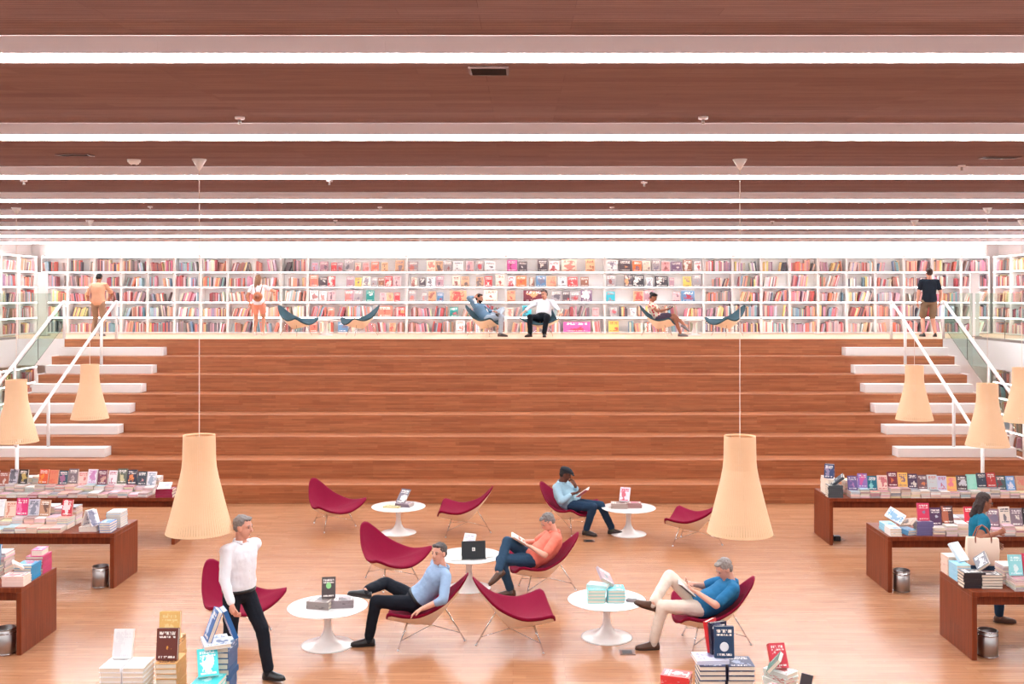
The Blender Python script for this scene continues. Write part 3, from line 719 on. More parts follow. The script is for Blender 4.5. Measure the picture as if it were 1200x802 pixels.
# --- corner piles, book by book
def pile(x, y, z, n, size, rz, col, ac, label, group, jit=2.5, seed=0, keep=4):
    rnd = random.Random(seed + n)
    for i in range(n):
        if i < n - keep:      # lower books of a tall pile join the stacks
            T = flat(x, y, z, rz + rnd.uniform(-jit, jit)); w_, h_, t_ = size
            STK.col = rgb(*col)
            STK.box((-w_/2, -h_/2, 0), (w_/2, h_/2, .0022), T); STK.box((-w_/2, -h_/2, t_ - .0022), (w_/2, h_/2, t_), T); STK.box((-w_/2, -h_/2, .0022), (-w_/2 + .0022, h_/2, t_ - .0022), T)
            STK.col = rgb(240, 226, 208); STK.box((-w_/2 + .0022, -h_/2 + .004, .0022), (w_/2 - .004, h_/2 - .004, t_ - .0022), T)
            z += t_ + .0006; continue
        book(size, flat(x + rnd.uniform(-.004, .004), y + rnd.uniform(-.004, .004), z, rz + rnd.uniform(-jit, jit)), col, ac, label, group); z += size[2] + .0006
    return z
def tent(x, y, z, size, rz, spread, col, ac, label, group):
    """two books leaning top against top"""
    h = size[1]; a = math.asin(min(.9, spread / h))
    for s in (1, -1):
        Tm = M.Translation((x, y, z + .001)) @ M.Rotation(R(rz) + (0 if s == 1 else math.pi), 4, 'Z') @ M.Translation((0, -spread - .002, 0)) @ M.Rotation(math.pi / 2 - a, 4, 'X') @ M.Translation((0, h / 2, 0))
        book(size, Tm, col, ac, label, group)
zt = .75
# R1 end
HBs = (.17, .24, .032)
z1 = pile(5.05, 16.49, zt, 6, HBs, 90, (74, 80, 86), (150, 150, 150), 'dark grey book in the low pile under the white slanted book', 'dark grey books by the blue tent', seed=1)
z2 = pile(5.055, 16.68, zt, 8, HBs, 180, (232, 214, 206), (170, 150, 150), 'pale book in the tall pile under the dark blue tent', 'pale books under the blue tent', seed=2)
z3 = pile(5.06, 16.875, zt, 8, HBs, 180, (232, 214, 206), (170, 150, 150), 'pale book in the tall pile behind the dark blue tent', 'pale books behind the blue tent', seed=3)
tent(5.06, 16.77, max(z2, z3), PB, -25, .075, (44, 58, 104), (150, 130, 160), 'dark blue book of the tent on the tall pale pile', 'dark blue tented books')
book(HB, M.Translation((5.13, 16.52, z1 + .055)) @ M.Rotation(R(-42), 4, 'Y') @ M.Rotation(R(70), 4, 'Z'), (70, 78, 88), (220, 214, 206), 'thick white-paged book slanting on the dark grey pile', None)
# R2 end
z1 = pile(5.06, 13.90, zt, 3, PL, 0, (240, 232, 228), (120, 160, 200), 'white book in the low pile at the table end by the tote bag woman', 'white books at the pink tower table', seed=4)
z2 = pile(5.07, 14.15, zt, 3, PL, 0, (150, 210, 232), (60, 120, 190), 'pale cyan book in the pile under the leaning white book', 'cyan books', seed=5)
z3 = pile(5.27, 13.96, zt, 2, PL, 20, (110, 176, 222), (40, 90, 150), 'sky blue book lying beside the pink book tower', 'sky blue books', seed=6)
book(PL, M.Translation((5.16, 14.10, z2 + .1)) @ M.Rotation(R(25), 4, 'Z') @ M.Rotation(R(-45), 4, 'Y') @ M.Rotation(R(38), 4, 'X'), (238, 240, 246), (120, 170, 206), 'white book with blue lines leaning across the cyan pile', None)
book(PB, M.Translation((5.29, 13.95, z3 + .075)) @ M.Rotation(R(-38), 4, 'Y') @ M.Rotation(R(25), 4, 'Z'), (196, 160, 140), (70, 60, 64), 'brown and tan book leaning beside the cyan pile', None)
pz = pile(5.465, 13.90, zt, 7, PB, 90, (112, 104, 150), (160, 130, 160), 'violet-spined book in the tall pile below the pink cover', 'violet books of the tower', seed=7)
book(PL, upright(5.465, 13.90, pz, PL, 10), (232, 66, 104), (120, 150, 180), 'hot pink and red book standing on the violet pile', None)
# R3 end
za = pile(5.03, 11.42, zt, 5, (.17, .24, .034), 90, (44, 38, 44), (220, 206, 196), 'black-spined book in the stepped pile by the steel bin', 'black-spined books', seed=8)
zb = pile(5.22, 11.40, zt, 5, (.16, .23, .03), -90, (60, 48, 54), (226, 210, 200), 'dark-edged book in the pile beside the black-spined books', 'dark-edged books', seed=9)
zc = pile(5.03, 11.72, zt, 6, (.16, .235, .03), 0, (150, 206, 232), (70, 150, 200), 'pale blue book in the pile behind the black-spined books', 'pale blue books by the black pile', seed=10)
zd = pile(5.03, 11.96, zt, 7, (.16, .2, .03), 0, (236, 206, 190), (190, 120, 110), 'peach book in the tall pile at the back table corner', 'peach books', seed=11)
book(PL, M.Translation((5.06, 11.86, zd + .05)) @ M.Rotation(R(30), 4, 'Z') @ M.Rotation(R(50), 4, 'X'), (222, 238, 246), (200, 226, 240), 'pale blue-white book leaning on the peach pile', None)
book(PL, M.Translation((5.19, 11.50, max(za, zb) + .075)) @ M.Rotation(R(-28), 4, 'Z') @ M.Rotation(R(-40), 4, 'Y') @ M.Rotation(R(25), 4, 'X'), (110, 104, 114), (226, 220, 220), 'grey book with pale lettering leaning over the black-spined pile', None)
# L0 end: maroon banded
HM = (.2, .27, .045)
z1 = pile(-5.72, 16.52, zt, 3, HM, 90, (150, 38, 72), (246, 220, 220), 'thick book with maroon spine in the end pile behind the pendant lamp', 'maroon-banded books', 1.0, seed=12)
book((.2, .27, .012), M.Translation((-5.74, 16.53, z1 + .03)) @ M.Rotation(R(10), 4, 'Z') @ M.Rotation(R(12), 4, 'X'), (232, 220, 222), (150, 140, 156), 'pale magazine lying on the maroon-spined books', None)
# L1 end
z1 = pile(-5.68, 14.10, zt, 4, PL, 0, (70, 130, 200), (190, 230, 240), 'cyan-blue book in the low pile at the corner above a steel bin', 'cyan corner books', seed=13)
z2 = pile(-5.68, 14.42, zt, 7, (.2, .26, .03), 0, (170, 196, 222), (230, 240, 246), 'pale blue book in the tall corner pile above a steel bin', 'pale blue corner books', seed=14)
z3 = pile(-5.94, 14.12, zt, 2, PL, 90, (240, 226, 214), (180, 140, 130), 'cream book lying under the small grey tent', 'cream books under the grey tent', seed=15)
tent(-5.93, 14.13, z3, PB, 62, .085, (232, 222, 226), (110, 104, 130), 'pale grey tented book beside the pale blue corner pile', 'pale tented books')
# L2 end
z1 = pile(-5.66, 11.50, zt, 4, (.2, .24, .028), 90, (244, 214, 206), (200, 90, 110), 'blush pink book in the front corner pile of bright blue table', 'blush books', seed=16)
z2 = pile(-5.66, 11.76, zt, 5, (.2, .24, .034), 180, (36, 146, 196), (190, 60, 100), 'bright blue book in the tall corner pile under the pink book', 'bright blue books', seed=17)
z3 = pile(-5.66, 12.03, zt, 6, (.2, .24, .034), 180, (196, 60, 110), (40, 160, 200), 'magenta-spined book in the rear corner pile', 'magenta-spined books', seed=18)
book((.13, .19, .07), flat(-5.64, 12.02, z3, 4), (232, 66, 140), (246, 160, 196), 'thick hot pink book on top of the rear corner pile', None)
book(SM, M.Translation((-5.70, 11.60, z1 + .07)) @ M.Rotation(R(30), 4, 'Z') @ M.Rotation(R(35), 4, 'Y'), (246, 226, 218), (226, 110, 110), 'small blush book with a red motif leaning on the bright blue pile', None)
# front left pile (on its own table)
x0 = -3.12
z1 = pile(-2.935, 7.86, zt, 12, (.16, .23, .035), 0, (246, 240, 240), (226, 220, 222), 'plain white book in the white pile facing the yellow portrait cover', 'plain white books', 1, seed=20)
zz = pile(-3.105, 7.86, zt, 12, (.16, .23, .035), 180, (246, 240, 240), (226, 220, 222), 'plain white book in the outer white pile', 'outer plain white books', 1, seed=21)
book((.15, .22, .03), upright(-3.085, 7.95, z1, (.15, .22, .03), 12), (247, 242, 242), (236, 230, 232), 'plain white book standing on the white piles', None)
z2 = pile(-2.735, 8.02, zt, 10, (.165, .24, .04), 180, (226, 172, 110), (120, 66, 50), 'ochre-spined book in the pile under the yellow portrait cover', 'ochre-spined books', 1.5, seed=22)
book((.165, .24, .035), upright(-2.750, 7.985, z2, (.165, .24, .035), 8), (110, 52, 44), (232, 160, 70), 'brown and amber portrait book standing on the ochre pile', None)
z2b = pile(-2.815, 8.26, zt, 12, (.165, .22, .04), 180, (226, 172, 110), (120, 66, 50), 'ochre-spined book in the pile behind the amber portrait cover', 'rear ochre-spined books', 1.5, seed=23)
book((.165, .24, .035), upright(-2.820, 8.24, z2b - .03, (.165, .24, .035), 8), (238, 188, 110), (246, 214, 150), 'golden yellow book standing behind the amber portrait cover', None)
z3 = pile(-2.36, 8.05, zt, 12, (.2, .26, .043), 180, (28, 84, 130), (220, 230, 240), 'deep blue book in the tall pile under the blue tent', 'deep blue books', 5, seed=24)
z3 = z3 if z3 else 1
book((.2, .26, .03), flat(-2.38, 8.0, z3, 24), (226, 226, 236), (60, 100, 160), 'white and blue book lying askew under the blue tent', None); z3 += .031
tent(-2.35, 8.03, z3, (.16, .24, .035), -62, .085, (40, 104, 170), (214, 226, 244), 'bright blue book with white lettering in the high tent', 'bright blue tented books')
z4 = pile(-2.365, 7.76, zt, 10, (.2, .25, .033), 0, (70, 200, 206), (226, 244, 244), 'turquoise book in the pile before the deep blue books', 'turquoise pile books', 3, seed=25)
book((.15, .22, .03), M.Translation((-2.395, 7.84, z4 + .09)) @ M.Rotation(R(22), 4, 'Z') @ M.Rotation(R(48), 4, 'X'), (64, 204, 206), (240, 250, 250), 'turquoise and white book leaning on the turquoise pile', None)
# front right pile
NV = (34, 48, 88)
z1 = pile(1.455, 7.86, zt, 12, (.2, .22, .036), 180, NV, (150, 160, 190), 'navy-spined book in the pile under the navy disc cover', 'navy-spined books', 1, seed=26)
z2 = pile(1.672, 7.86, zt, 12, (.2, .22, .036), 0, NV, (150, 160, 190), 'navy-edged book in the pile beside the navy disc cover', 'navy-edged books', 1, seed=27)
book((.2, .25, .03), flat(1.46, 7.88, z1, 93), (214, 210, 226), (120, 110, 150), 'lilac-grey book lying on the navy-spined pile', None)
zn = z1 + .031
hero = book((.15, .235, .034), upright(1.56, 7.86, zn, (.15, .235, .034), 6, -2), (36, 66, 100), (36, 66, 100), 'navy book with a pale disc standing on the navy piles', None)
bk2 = book((.15, .235, .03), upright(1.535, 7.965, zn, (.15, .235, .03), 6, 24), (30, 30, 56), (90, 90, 120), 'black-blue book standing behind the navy disc cover', None)
bk3 = book((.15, .235, .03), upright(1.50, 8.01, zn, (.15, .235, .03), 10, 50), (214, 40, 48), (240, 120, 120), 'red book standing behind the black-blue book', None)
for T_, h_, nm in ((hero, .034, 'h'),):
    MB().ell((.0, -.035, h_ + .0003), ((.034, 0, 0), (0, .036, 0), (0, 0, .0012)), 20, 6).build('disc', mat('disc_white', (232, 236, 242), .5), T_, True)
zr = pile(1.20, 7.86, zt, 10, (.15, .22, .034), 70, (232, 60, 60), (250, 220, 216), 'red book in the pile left of the navy-spined books', 'red pile books', 6, seed=28)

zr2 = pile(1.90, 7.74, zt, 9, (.16, .23, .03), 130, (240, 206, 206), (210, 50, 60), 'pink and red book in the low pile beside the navy piles', 'pink and red books', 6, seed=29)
zr3 = pile(2.04, 8.04, zt, 9, (.15, .22, .034), 40, (232, 236, 230), (200, 60, 70), 'white and red book in the pile under the green book', 'white and red books', 5, seed=30)
book((.14, .2, .03), M.Translation((1.99, 7.96, zr3 + .07)) @ M.Rotation(R(-20), 4, 'Z') @ M.Rotation(R(-50), 4, 'Y'), (50, 130, 116), (180, 60, 70), 'green book leaning on the white and red pile', None)
book((.13, .19, .05), M.Translation((2.03, 8.12, zr3 + .07)) @ M.Rotation(R(8), 4, 'Z') @ M.Rotation(R(60), 4, 'X'), (206, 40, 60), (250, 214, 206), 'red book with white page edges leaning behind the green book', None)
t = thing('card_stand', 'dark grey card holder tilted at the end of the red piles', 'card holder', (2.10, 7.72, zt + .001))
bev(MB().box((-.035, -.02, 0), (.035, .06, .02)).build('foot', 'black_plastic', t), .004)
MB().box((-.045, -.006, .0), (.045, .006, .36), M.Translation((0, .02, .015)) @ M.Rotation(R(14), 4, 'Y') @ M.Rotation(R(-10), 4, 'X')).build('panel', mat('dark_grey_card', (66, 60, 66), .5), t)

tag(STK.build('stacked_paperbacks', 'spine_cloth', None, False, True), 'low stacks of pale-edged paperbacks covering the long wooden tables', 'books', None, 'stuff')

# --- books on the round tables
def on(k, dx, dy): c = TT[k]; return c.x + dx, c.y + dy, .4455
x, y, z = on('t1', -.09, -.06); book((.2, .28, .02), flat(x, y, z, 80), (226, 206, 150), (120, 110, 90), 'yellowish magazine lying on the far round table', None)
x, y, z = on('t1', .10, .0); zb = pile(x, y, z, 3, (.19, .26, .018), 70, (130, 110, 124), (226, 214, 220), 'mauve grey magazine in the low pile under the propped magazine', 'mauve magazines', 8, seed=31)
book((.2, .27, .014), M.Translation((x - .02, y + .05, zb + .10)) @ M.Rotation(R(-35), 4, 'Z') @ M.Rotation(R(52), 4, 'X'), (120, 106, 120), (240, 230, 226), 'grey magazine with white masthead propped on the far round table', None)
x, y, z = on('t2', -.16, -.02); za = pile(x, y, z, 3, (.2, .27, .028), 85, (176, 150, 140), (120, 90, 90), 'grey-brown book in the pile under the red and white cover', 'grey-brown books', 5, seed=32)
x, y, z = on('t2', .09, .02); pile(x, y, z, 3, (.18, .25, .026), 88, (170, 124, 120), (190, 80, 110), 'mauve-brown book in the pile beside the red and white cover', 'mauve-brown books', 5, seed=33)
book((.17, .25, .03), upright(TT['t2'].x - .07, TT['t2'].y + .0, za, (.17, .25, .03), 30, -18), (226, 214, 222), (206, 36, 70), 'red, white and blue book propped beside the man in the black cap', None)
x, y, z = on('t4', -.07, -.05); za = pile(x, y, z, 2, (.2, .27, .042), 75, (150, 134, 130), (90, 76, 76), 'grey hardback in the pile under the green oval cover', 'grey hardbacks under the oval', 3, seed=34)
x, y, z = on('t4', .17, .0); zb = pile(x, y, z, 2, (.18, .25, .042), 98, (150, 134, 138), (60, 50, 54), 'mauve hardback in the pile beside the green oval cover', 'mauve hardbacks', 3, seed=35)
o = book((.155, .235, .03), upright(TT['t4'].x + .01, TT['t4'].y + .0, za, (.155, .235, .03), 22, 8), (78, 66, 66), (78, 66, 66), 'charcoal book with a green oval propped on grey hardbacks', None)
MB().ell((0, .02, .0303), ((.03, 0, 0), (0, .036, 0), (0, 0, .0012)), 20, 6).build('oval_emblem', mat('oval_green', (150, 214, 140), .5), o, True)
x, y, z = on('t5', -.13, -.06); za = pile(x, y, z, 4, (.2, .24, .038), 180, (110, 206, 206), (236, 246, 246), 'white and turquoise book in the front pile on the round table', 'turquoise and white books', 2.5, seed=36)
x, y, z = on('t5', .10, -.04); zb = pile(x, y, z, 4, (.2, .24, .036), 0, (90, 200, 210), (240, 250, 250), 'turquoise book in the pile beside the white and turquoise books', 'turquoise round table books', 2.5, seed=37)
book((.16, .24, .035), flat(TT['t5'].x - .10, TT['t5'].y - .03, za, 70), (206, 232, 230), (246, 250, 250), 'pale turquoise book lying askew on the front pile', None)
book((.19, .26, .03), M.Translation((TT['t5'].x - .02, TT['t5'].y + .08, za + .075)) @ M.Rotation(R(20), 4, 'Z') @ M.Rotation(R(32), 4, 'Y') @ M.Rotation(R(20), 4, 'X'), (170, 140, 146), (20, 120, 110), 'grey book with a green patch slanting over the turquoise piles', None)
t = thing('phone', 'small grey phone lying on the turquoise book table near the brown shoe', 'phone', (TT['t5'].x + .29, TT['t5'].y - .10, .4455), R(-15))
bev(MB().box((-.075, -.03, 0), (.075, .03, .03)).build('body', mat('phone_grey', (150, 136, 140), .4), t), .012, 3)
MB().box((-.06, -.024, .0302), (.05, .024, .031)).build('screen', 'black_plastic', t)
# papers, folder and white book on the paper table
c = TT['t3']; rnd = random.Random(5)
me = MB().box((-.105, -.148, 0), (.105, .148, .0012)).mesh('paper_sheet', 'paper'); pm = MB()
for i in range(9):
    for j in range(2): pm.box((-.085 + j * .09, -.12 + i * .027, .0013), (-.085 + j * .09 + rnd.uniform(.04, .075), -.112 + i * .027, .0015))
pm = pm.mesh('print_lines', mat('print_grey', (176, 166, 172), .8))
for i, (dx, dy, a) in enumerate([(-.24, -.03, 82), (-.2, .12, 100), (-.02, .2, 80), (.2, .15, 60), (.27, -.02, 110), (.1, -.15, 75), (-.12, -.2, 95)]):
    o = put('paper_sheet', me, None, (c.x + dx, c.y + dy, .4457 + i * .0014), (0, 0, R(a)))
    tag(o, 'loose printed white sheet lying on the paper-covered round table', 'paper', 'loose sheets on the round table'); put('print_lines', pm, o)
t = thing('black_folder', 'black folder standing tented on loose papers with a small white emblem', 'folder', (c.x + .07, c.y - .17, .457), R(6))
sz = (.32, .22)
MB().box((-.16, 0, -.004), (.16, .225, .004), M.Translation((0, -.07, .006)) @ M.Rotation(R(72), 4, 'X')).build('front_cover', 'black_plastic', t)
MB().box((-.16, 0, -.004), (.16, .225, .004), M.Translation((0, .07, .006)) @ M.Rotation(R(108), 4, 'X')).build('back_cover', 'black_plastic', t)
MB().box((-.165, -.105, 0), (.165, -.074, .006)).build('lower_flap', 'black_plastic', t)
Tm = M.Translation((0, -.07, .006)) @ M.Rotation(R(72), 4, 'X')
MB().box((-.02, .095, .0042), (.02, .14, .0055), Tm).build('emblem', 'paper', t)
MB().loft([[Tm @ V(((.011 + d_) * math.cos(a_), .118 + (.011 + d_) * math.sin(a_), .0058)) for d_ in (-.003, .003)] + [Tm @ V(((.011 + d_) * math.cos(a_), .118 + (.011 + d_) * math.sin(a_), .0062)) for d_ in (.003, -.003)] for a_ in [R(40 + 28 * q) for q in range(11)]]).build('emblem_mark', 'black_plastic', t)
book((.17, .25, .03), upright(c.x - .03, c.y + .13, .46, (.17, .25, .03), 32, -22), (246, 240, 240), (206, 196, 210), 'white book propped behind the black folder', None)

# --- face-out books on the mezzanine wall
FC = dict(lilac=(196, 176, 196), mauve=(176, 134, 146), red=(206, 76, 80), grey=(166, 156, 160), cream=(244, 226, 208), pink=(236, 176, 178), salmon=(226, 126, 108), peach=(244, 190, 150), tan=(206, 162, 130), white=(246, 240, 240), magenta=(214, 96, 166), charcoal=(92, 80, 88), brown=(150, 100, 84), orange=(232, 118, 66), purple=(126, 100, 128), yellow=(240, 196, 96), blue=(96, 136, 176), black=(62, 54, 62), teal=(40, 140, 136), maroon=(116, 44, 58), cyan=(60, 186, 206))
SH = {4: 'top', 3: 'second', 2: 'third', 1: 'fourth', 0: 'bottom'}
rnd = random.Random(77)
for r, txt in FACE.items():
    prev = -99
    for e in txt.split(';'):
        a, b_, cn = e.split(','); a = float(a); b_ = float(b_); s = FPX / (YF + .1)
        wd = round((b_ - a) / s - .012, 2); ht = round(min(.325, rnd.uniform(.26, .33), max(.24, wd * 1.4)), 2)
        X = ((a + b_) / 2 - VPX) / s; base = MEZ + .0465 + r * RH; sz = (wd, ht, .02)
        # keep clear of the upright panels between bays
        for ux, uw, k_ in units:
            for e_ in (ux, ux + uw):
                if abs(X - e_) < wd / 2 + .035: X = e_ + (wd / 2 + .036) * (1 if X > e_ else -1)
        if X - wd / 2 < prev + .003: continue
        prev = X + wd / 2
        book(sz, upright(X, YF + .075, base, sz, 10), FC[cn], acc(FC[cn], rnd), cn + ' book displayed face out on the ' + SH[r] + ' shelf of the mezzanine wall', 'face-out books on the mezzanine wall')
# ------------------------------------------------------------------ people
PENDING = []
def nrm(v): return V(v).normalized()
def ik(a, t, l1, l2, pole):
    a = V(a); t = V(t); d = t - a; L = min(d.length, (l1 + l2) * .999); u = d.normalized(); t = a + u * L
    c = (l1*l1 + L*L - l2*l2) / (2 * l1 * L); c = max(-1, min(1, c)); p = V(pole) - u * V(pole).dot(u); p.normalize()
    return a + u * (l1 * c) + p * (l1 * math.sqrt(1 - c*c)), t
def cloth_tex():
    t = bpy.data.textures.new('cloth_folds', 'CLOUDS'); t.noise_scale = .09; t.noise_depth = 2; return t
FOLD = cloth_tex()
HAIRT = bpy.data.textures.new('hair_tufts', 'CLOUDS'); HAIRT.noise_scale = .022; HAIRT.noise_depth = 2
def skin_obj(mb, name, m, parent, vox, smooth=4, fold=0):
    o = mb.build(name, m, parent, True)
    r = o.modifiers.new('remesh', 'REMESH'); r.mode = 'VOXEL'; r.voxel_size = vox; r.use_smooth_shade = True
    sm = o.modifiers.new('smooth', 'SMOOTH'); sm.factor = .5; sm.iterations = smooth
    if fold:
        d = o.modifiers.new('folds', 'DISPLACE'); d.texture = HAIRT if name == 'hair' else FOLD; d.strength = fold; d.mid_level = .5; d.texture_coords = 'GLOBAL'
    return o
def person(label, loc, deg, P, L):
    """P: pose in the person's own frame (x forward, y left, z up). L: look."""
    k = P.get('k', 1.0); root = thing('person', label, 'person', loc, R(deg))
    vox = L.get('vox', .0085); skin = mat('skin_' + L['skin'][0], L['skin'][1], .55, spec=.3)
    pel = V(P['pelvis']); nek = V(P['neck']); lat = nrm(P.get('shoulder_axis', (0, 1, 0))); hl = nrm(P.get('hip_axis', (0, 1, 0)))
    bend = V(P.get('bend', (0, 0, 0)))
    def spine(f):
        return pel.lerp(nek, f) + bend * (4 * f * (1 - f))
    def frame(f):
        t = (spine(f + .02) - spine(f - .02)).normalized(); s = hl.lerp(lat, max(0, min(1, f))); s = (s - t * s.dot(t)).normalized(); return t, s, s.cross(t)
    fat = L.get('fat', 0)
    prof = [(-.20, .085, .075), (-.10, .150, .105), (0, .170, .122), (.07, .166, .120), (.18, .158 + fat, .115 + fat), (.36, .142 + fat, .108 + fat * 1.3), (.55, .155 + fat * .5, .118 + fat * .7), (.74, .170, .122), (.88, .165, .10), (.96, .115, .078), (1.02, .066, .06)]
    wom = L.get('woman', False)
    def torso(m, f0, f1, inf, hem=0):
        rings = []
        for f, a, b in prof:
            if f < f0 - .001 or f > f1 + .001: continue
            if wom: a *= (.95 if f < .25 else .86 if f < .7 else .88); b *= .92
            t, s, fw = frame(f); c = spine(f); a = (a + inf) * k; b = (b + inf) * k
            if f == f0: a += hem; b += hem
            rings.append([c + s * (a * math.cos(q)) + fw * (b * math.sin(q)) for q in [2 * math.pi * j / 24 for j in range(24)]])
        m.loft(rings)
    t1, s1, f1_ = frame(.93)
    shc = spine(.90)
    sw = (.165 if wom else .188) * k
    SHO = {1: V(P['shl']) if 'shl' in P else shc + s1 * sw, -1: V(P['shr']) if 'shr' in P else shc - s1 * sw}
    HIP = {1: pel + hl * .095 * k - frame(0)[0] * .02, -1: pel - hl * .095 * k - frame(0)[0] * .02}
    ELB, WRI, KNE, ANK = {}, {}, {}, {}
    for s, n in ((1, 'l'), (-1, 'r')):
        ELB[s], WRI[s] = ik(SHO[s], P['wrist_' + n], .29 * k, .255 * k, P.get('elbow_' + n, (-.5, s * .6, -.6)))
        KNE[s], ANK[s] = ik(HIP[s], P['ankle_' + n], .435 * k, .425 * k, P.get('knee_' + n, (1, 0, .4)))
    # head frame
    yaw, pitch, roll = [R(v) for v in P.get('head', (0, 0, 0))]
    HR = M.Rotation(yaw, 3, 'Z') @ M.Rotation(-pitch, 3, 'Y') @ M.Rotation(roll, 3, 'X')
    hf, hlft, hu = HR @ V((1, 0, 0)), HR @ V((0, 1, 0)), HR @ V((0, 0, 1)); hs = .95 * k
    hc = nek + V(P.get('neck_dir', (.05, 0, .17))) * k
    def H(f, l, u): return hc + (hf * f + hlft * l + hu * u) * hs
    def E(m, f, l, u, a, b, c, n=14, kk=9): m.ell(H(f, l, u), (hf * a * hs, hlft * b * hs, hu * c * hs), n, kk)
    # ---- body: one continuous surface
    m = MB(); torso(m, -.20, 1.02, 0)
    m.cap(spine(.98), .058 * k, H(-.02, 0, -.06), .056 * k)
    for s in (1, -1):
        m.cap(spine(.92), .06 * k, SHO[s], .056 * k); m.cap(SHO[s], .054 * k, ELB[s], .041 * k); m.cap(ELB[s], .042 * k, WRI[s], .027 * k)
        m.cap(HIP[s], .088 * k, KNE[s], .056 * k); m.cap(KNE[s], .056 * k, KNE[s].lerp(ANK[s], .35), .057 * k); m.cap(KNE[s].lerp(ANK[s], .35), .057 * k, ANK[s], .036 * k)
    E(m, -.012, 0, .03, .100, .078, .092); E(m, .015, 0, -.035, .078, .064, .085); E(m, .048, 0, -.098, .032, .034, .026)
    m.cap(H(.080, 0, .028), .010 * hs, H(.106, 0, -.022), .016 * hs); E(m, .066, .028, .026, .022, .026, .010); E(m, .066, -.028, .026, .022, .026, .010)
    E(m, .074, 0, -.066, .016, .024, .009)
    for s in (1, -1): E(m, -.008, s * .078, -.006, .024, .010, .033)
    hands = MB()
    for s, n in ((1, 'l'), (-1, 'r')):
        w_ = WRI[s]; d = nrm(P.get('hand_' + n, w_ - ELB[s])); pn = V(P.get('palm_' + n, (0, 0, -1))); pn = (pn - d * pn.dot(d)).normalized(); sd = d.cross(pn) * s   # sd: towards the thumb
        curl = P.get('curl_' + n, 25)
        m.ell(w_ + d * .05 * k, (d * .054 * k, sd * .040 * k, pn * .016 * k)); m.cap(w_ - d * .02, .027 * k, w_ + d * .03 * k, .024 * k)
        for i, ln in enumerate((.078, .088, .082, .064)):
            b0 = w_ + (d * (.088 - .004 * abs(i - 1)) + sd * (.030 - .020 * i)) * k; a1 = R(curl); a2 = R(curl * 2.1)
            d1 = d * math.cos(a1) + pn * math.sin(a1); d2 = d * math.cos(a2) + pn * math.sin(a2)
            p1 = b0 + d1 * ln * .52 * k; p2 = p1 + d2 * ln * .48 * k
            hands.cap(b0 - d * .015, .0092 * k, p1, .0085 * k, 8); hands.cap(p1, .0085 * k, p2, .0070 * k, 8)
        b0 = w_ + (d * .025 + sd * .030) * k; p1 = b0 + (d * .032 + sd * .026 + pn * .012) * k; p2 = p1 + (d * .030 + sd * .004 + pn * .014) * k
        hands.cap(b0, .0125 * k, p1, .0105 * k, 8); hands.cap(p1, .0105 * k, p2, .0085 * k, 8)
    bare = L.get('shoes') is None or L.get('sandal')
    FD = {}
    for s, n in ((1, 'l'), (-1, 'r')):
        fd = nrm(P.get('foot_' + n, (1, s * .15, 0))); sh = nrm(ANK[s] - KNE[s]); up = V(P.get('footup_' + n, (0, 0, 1))); up = (up - fd * up.dot(fd)).normalized(); FD[s] = (fd, up, fd.cross(up))
        m.ell(ANK[s] + fd * .055 * k - up * .05 * k, (fd * .115 * k, FD[s][2] * .040 * k, up * .030 * k)); m.cap(ANK[s], .036 * k, ANK[s] - up * .045 * k, .036 * k)
    body = skin_obj(m, 'body', skin, root, vox, 3); PENDING.append((body, hands))
    # ---- face
    eye = MB(); 
    for s in (1, -1):
        eo = MB(); eo.ell(H(.083, s * .031, .010), (hf * .006 * hs, hlft * .012 * hs, hu * .0065 * hs), 10, 6); eo.build('eye', mat('eye_dark', (40, 30, 28), .3), root, True)
        eb = MB(); eb.cap(H(.088, s * .018, .031), .0042 * hs, H(.078, s * .046, .032), .0035 * hs, 6); eb.build('eyebrow', mat('hair_' + L['hair'][0], L['hair'][1], .8), root, True)
    MB().ell(H(.0875, 0, -.066), (hf * .0045 * hs, hlft * .023 * hs, hu * .0055 * hs), 12, 6).build('mouth', mat('lip_' + L['skin'][0], [v * .78 for v in L['skin'][1]], .5), root, True)
    # ---- hair / cap
    hm = mat('hair_' + L['hair'][0], L['hair'][1], .8, bump=(.6, 180), var=(.25, 60)); st_ = L.get('hairstyle', 'short')
    m = MB(); E(m, -.026, 0, .046, .098, .085, .088); E(m, -.05, 0, .0, .062, .081, .070)
    if st_ == 'short': E(m, .04, 0, .098, .045, .055, .022)
    if st_ in ('long', 'pony'):
        E(m, -.05, 0, -.03, .062, .085, .09); m.cap(H(-.07, 0, -.05), .062 * hs, H(-.10, 0, -.22), .045 * hs)
        for s in (1, -1): m.cap(H(-.03, s * .068, .03), .03 * hs, H(-.04, s * .07, -.16), .026 * hs)
    if st_ == 'bun': E(m, -.11, 0, .07, .05, .05, .05); E(m, .03, 0, .10, .05, .06, .03)
    skin_obj(m, 'hair', hm, root, .006, 2, .022)
    if L.get('beard'):
        m = MB(); E(m, .034, 0, -.085, .058, .062, .045); E(m, .02, 0, -.06, .055, .068, .045); skin_obj(m, 'beard', hm, root, .0075, 2)
    if L.get('glasses'):
        m = MB()
        for s in (1, -1):
            m.tube([H(.098 , s * .03 + .022 * math.cos(q), .010 + .017 * math.sin(q)) for q in [2 * math.pi * j / 14 for j in range(15)]], .0022, 5); m.tube([H(.096, s * .052, .014), H(.0, s * .082, .012)], .0022, 5)
        m.tube([H(.099, .01, .014), H(.099, -.01, .014)], .0022, 5); m.build('glasses', 'black_plastic', root, True)
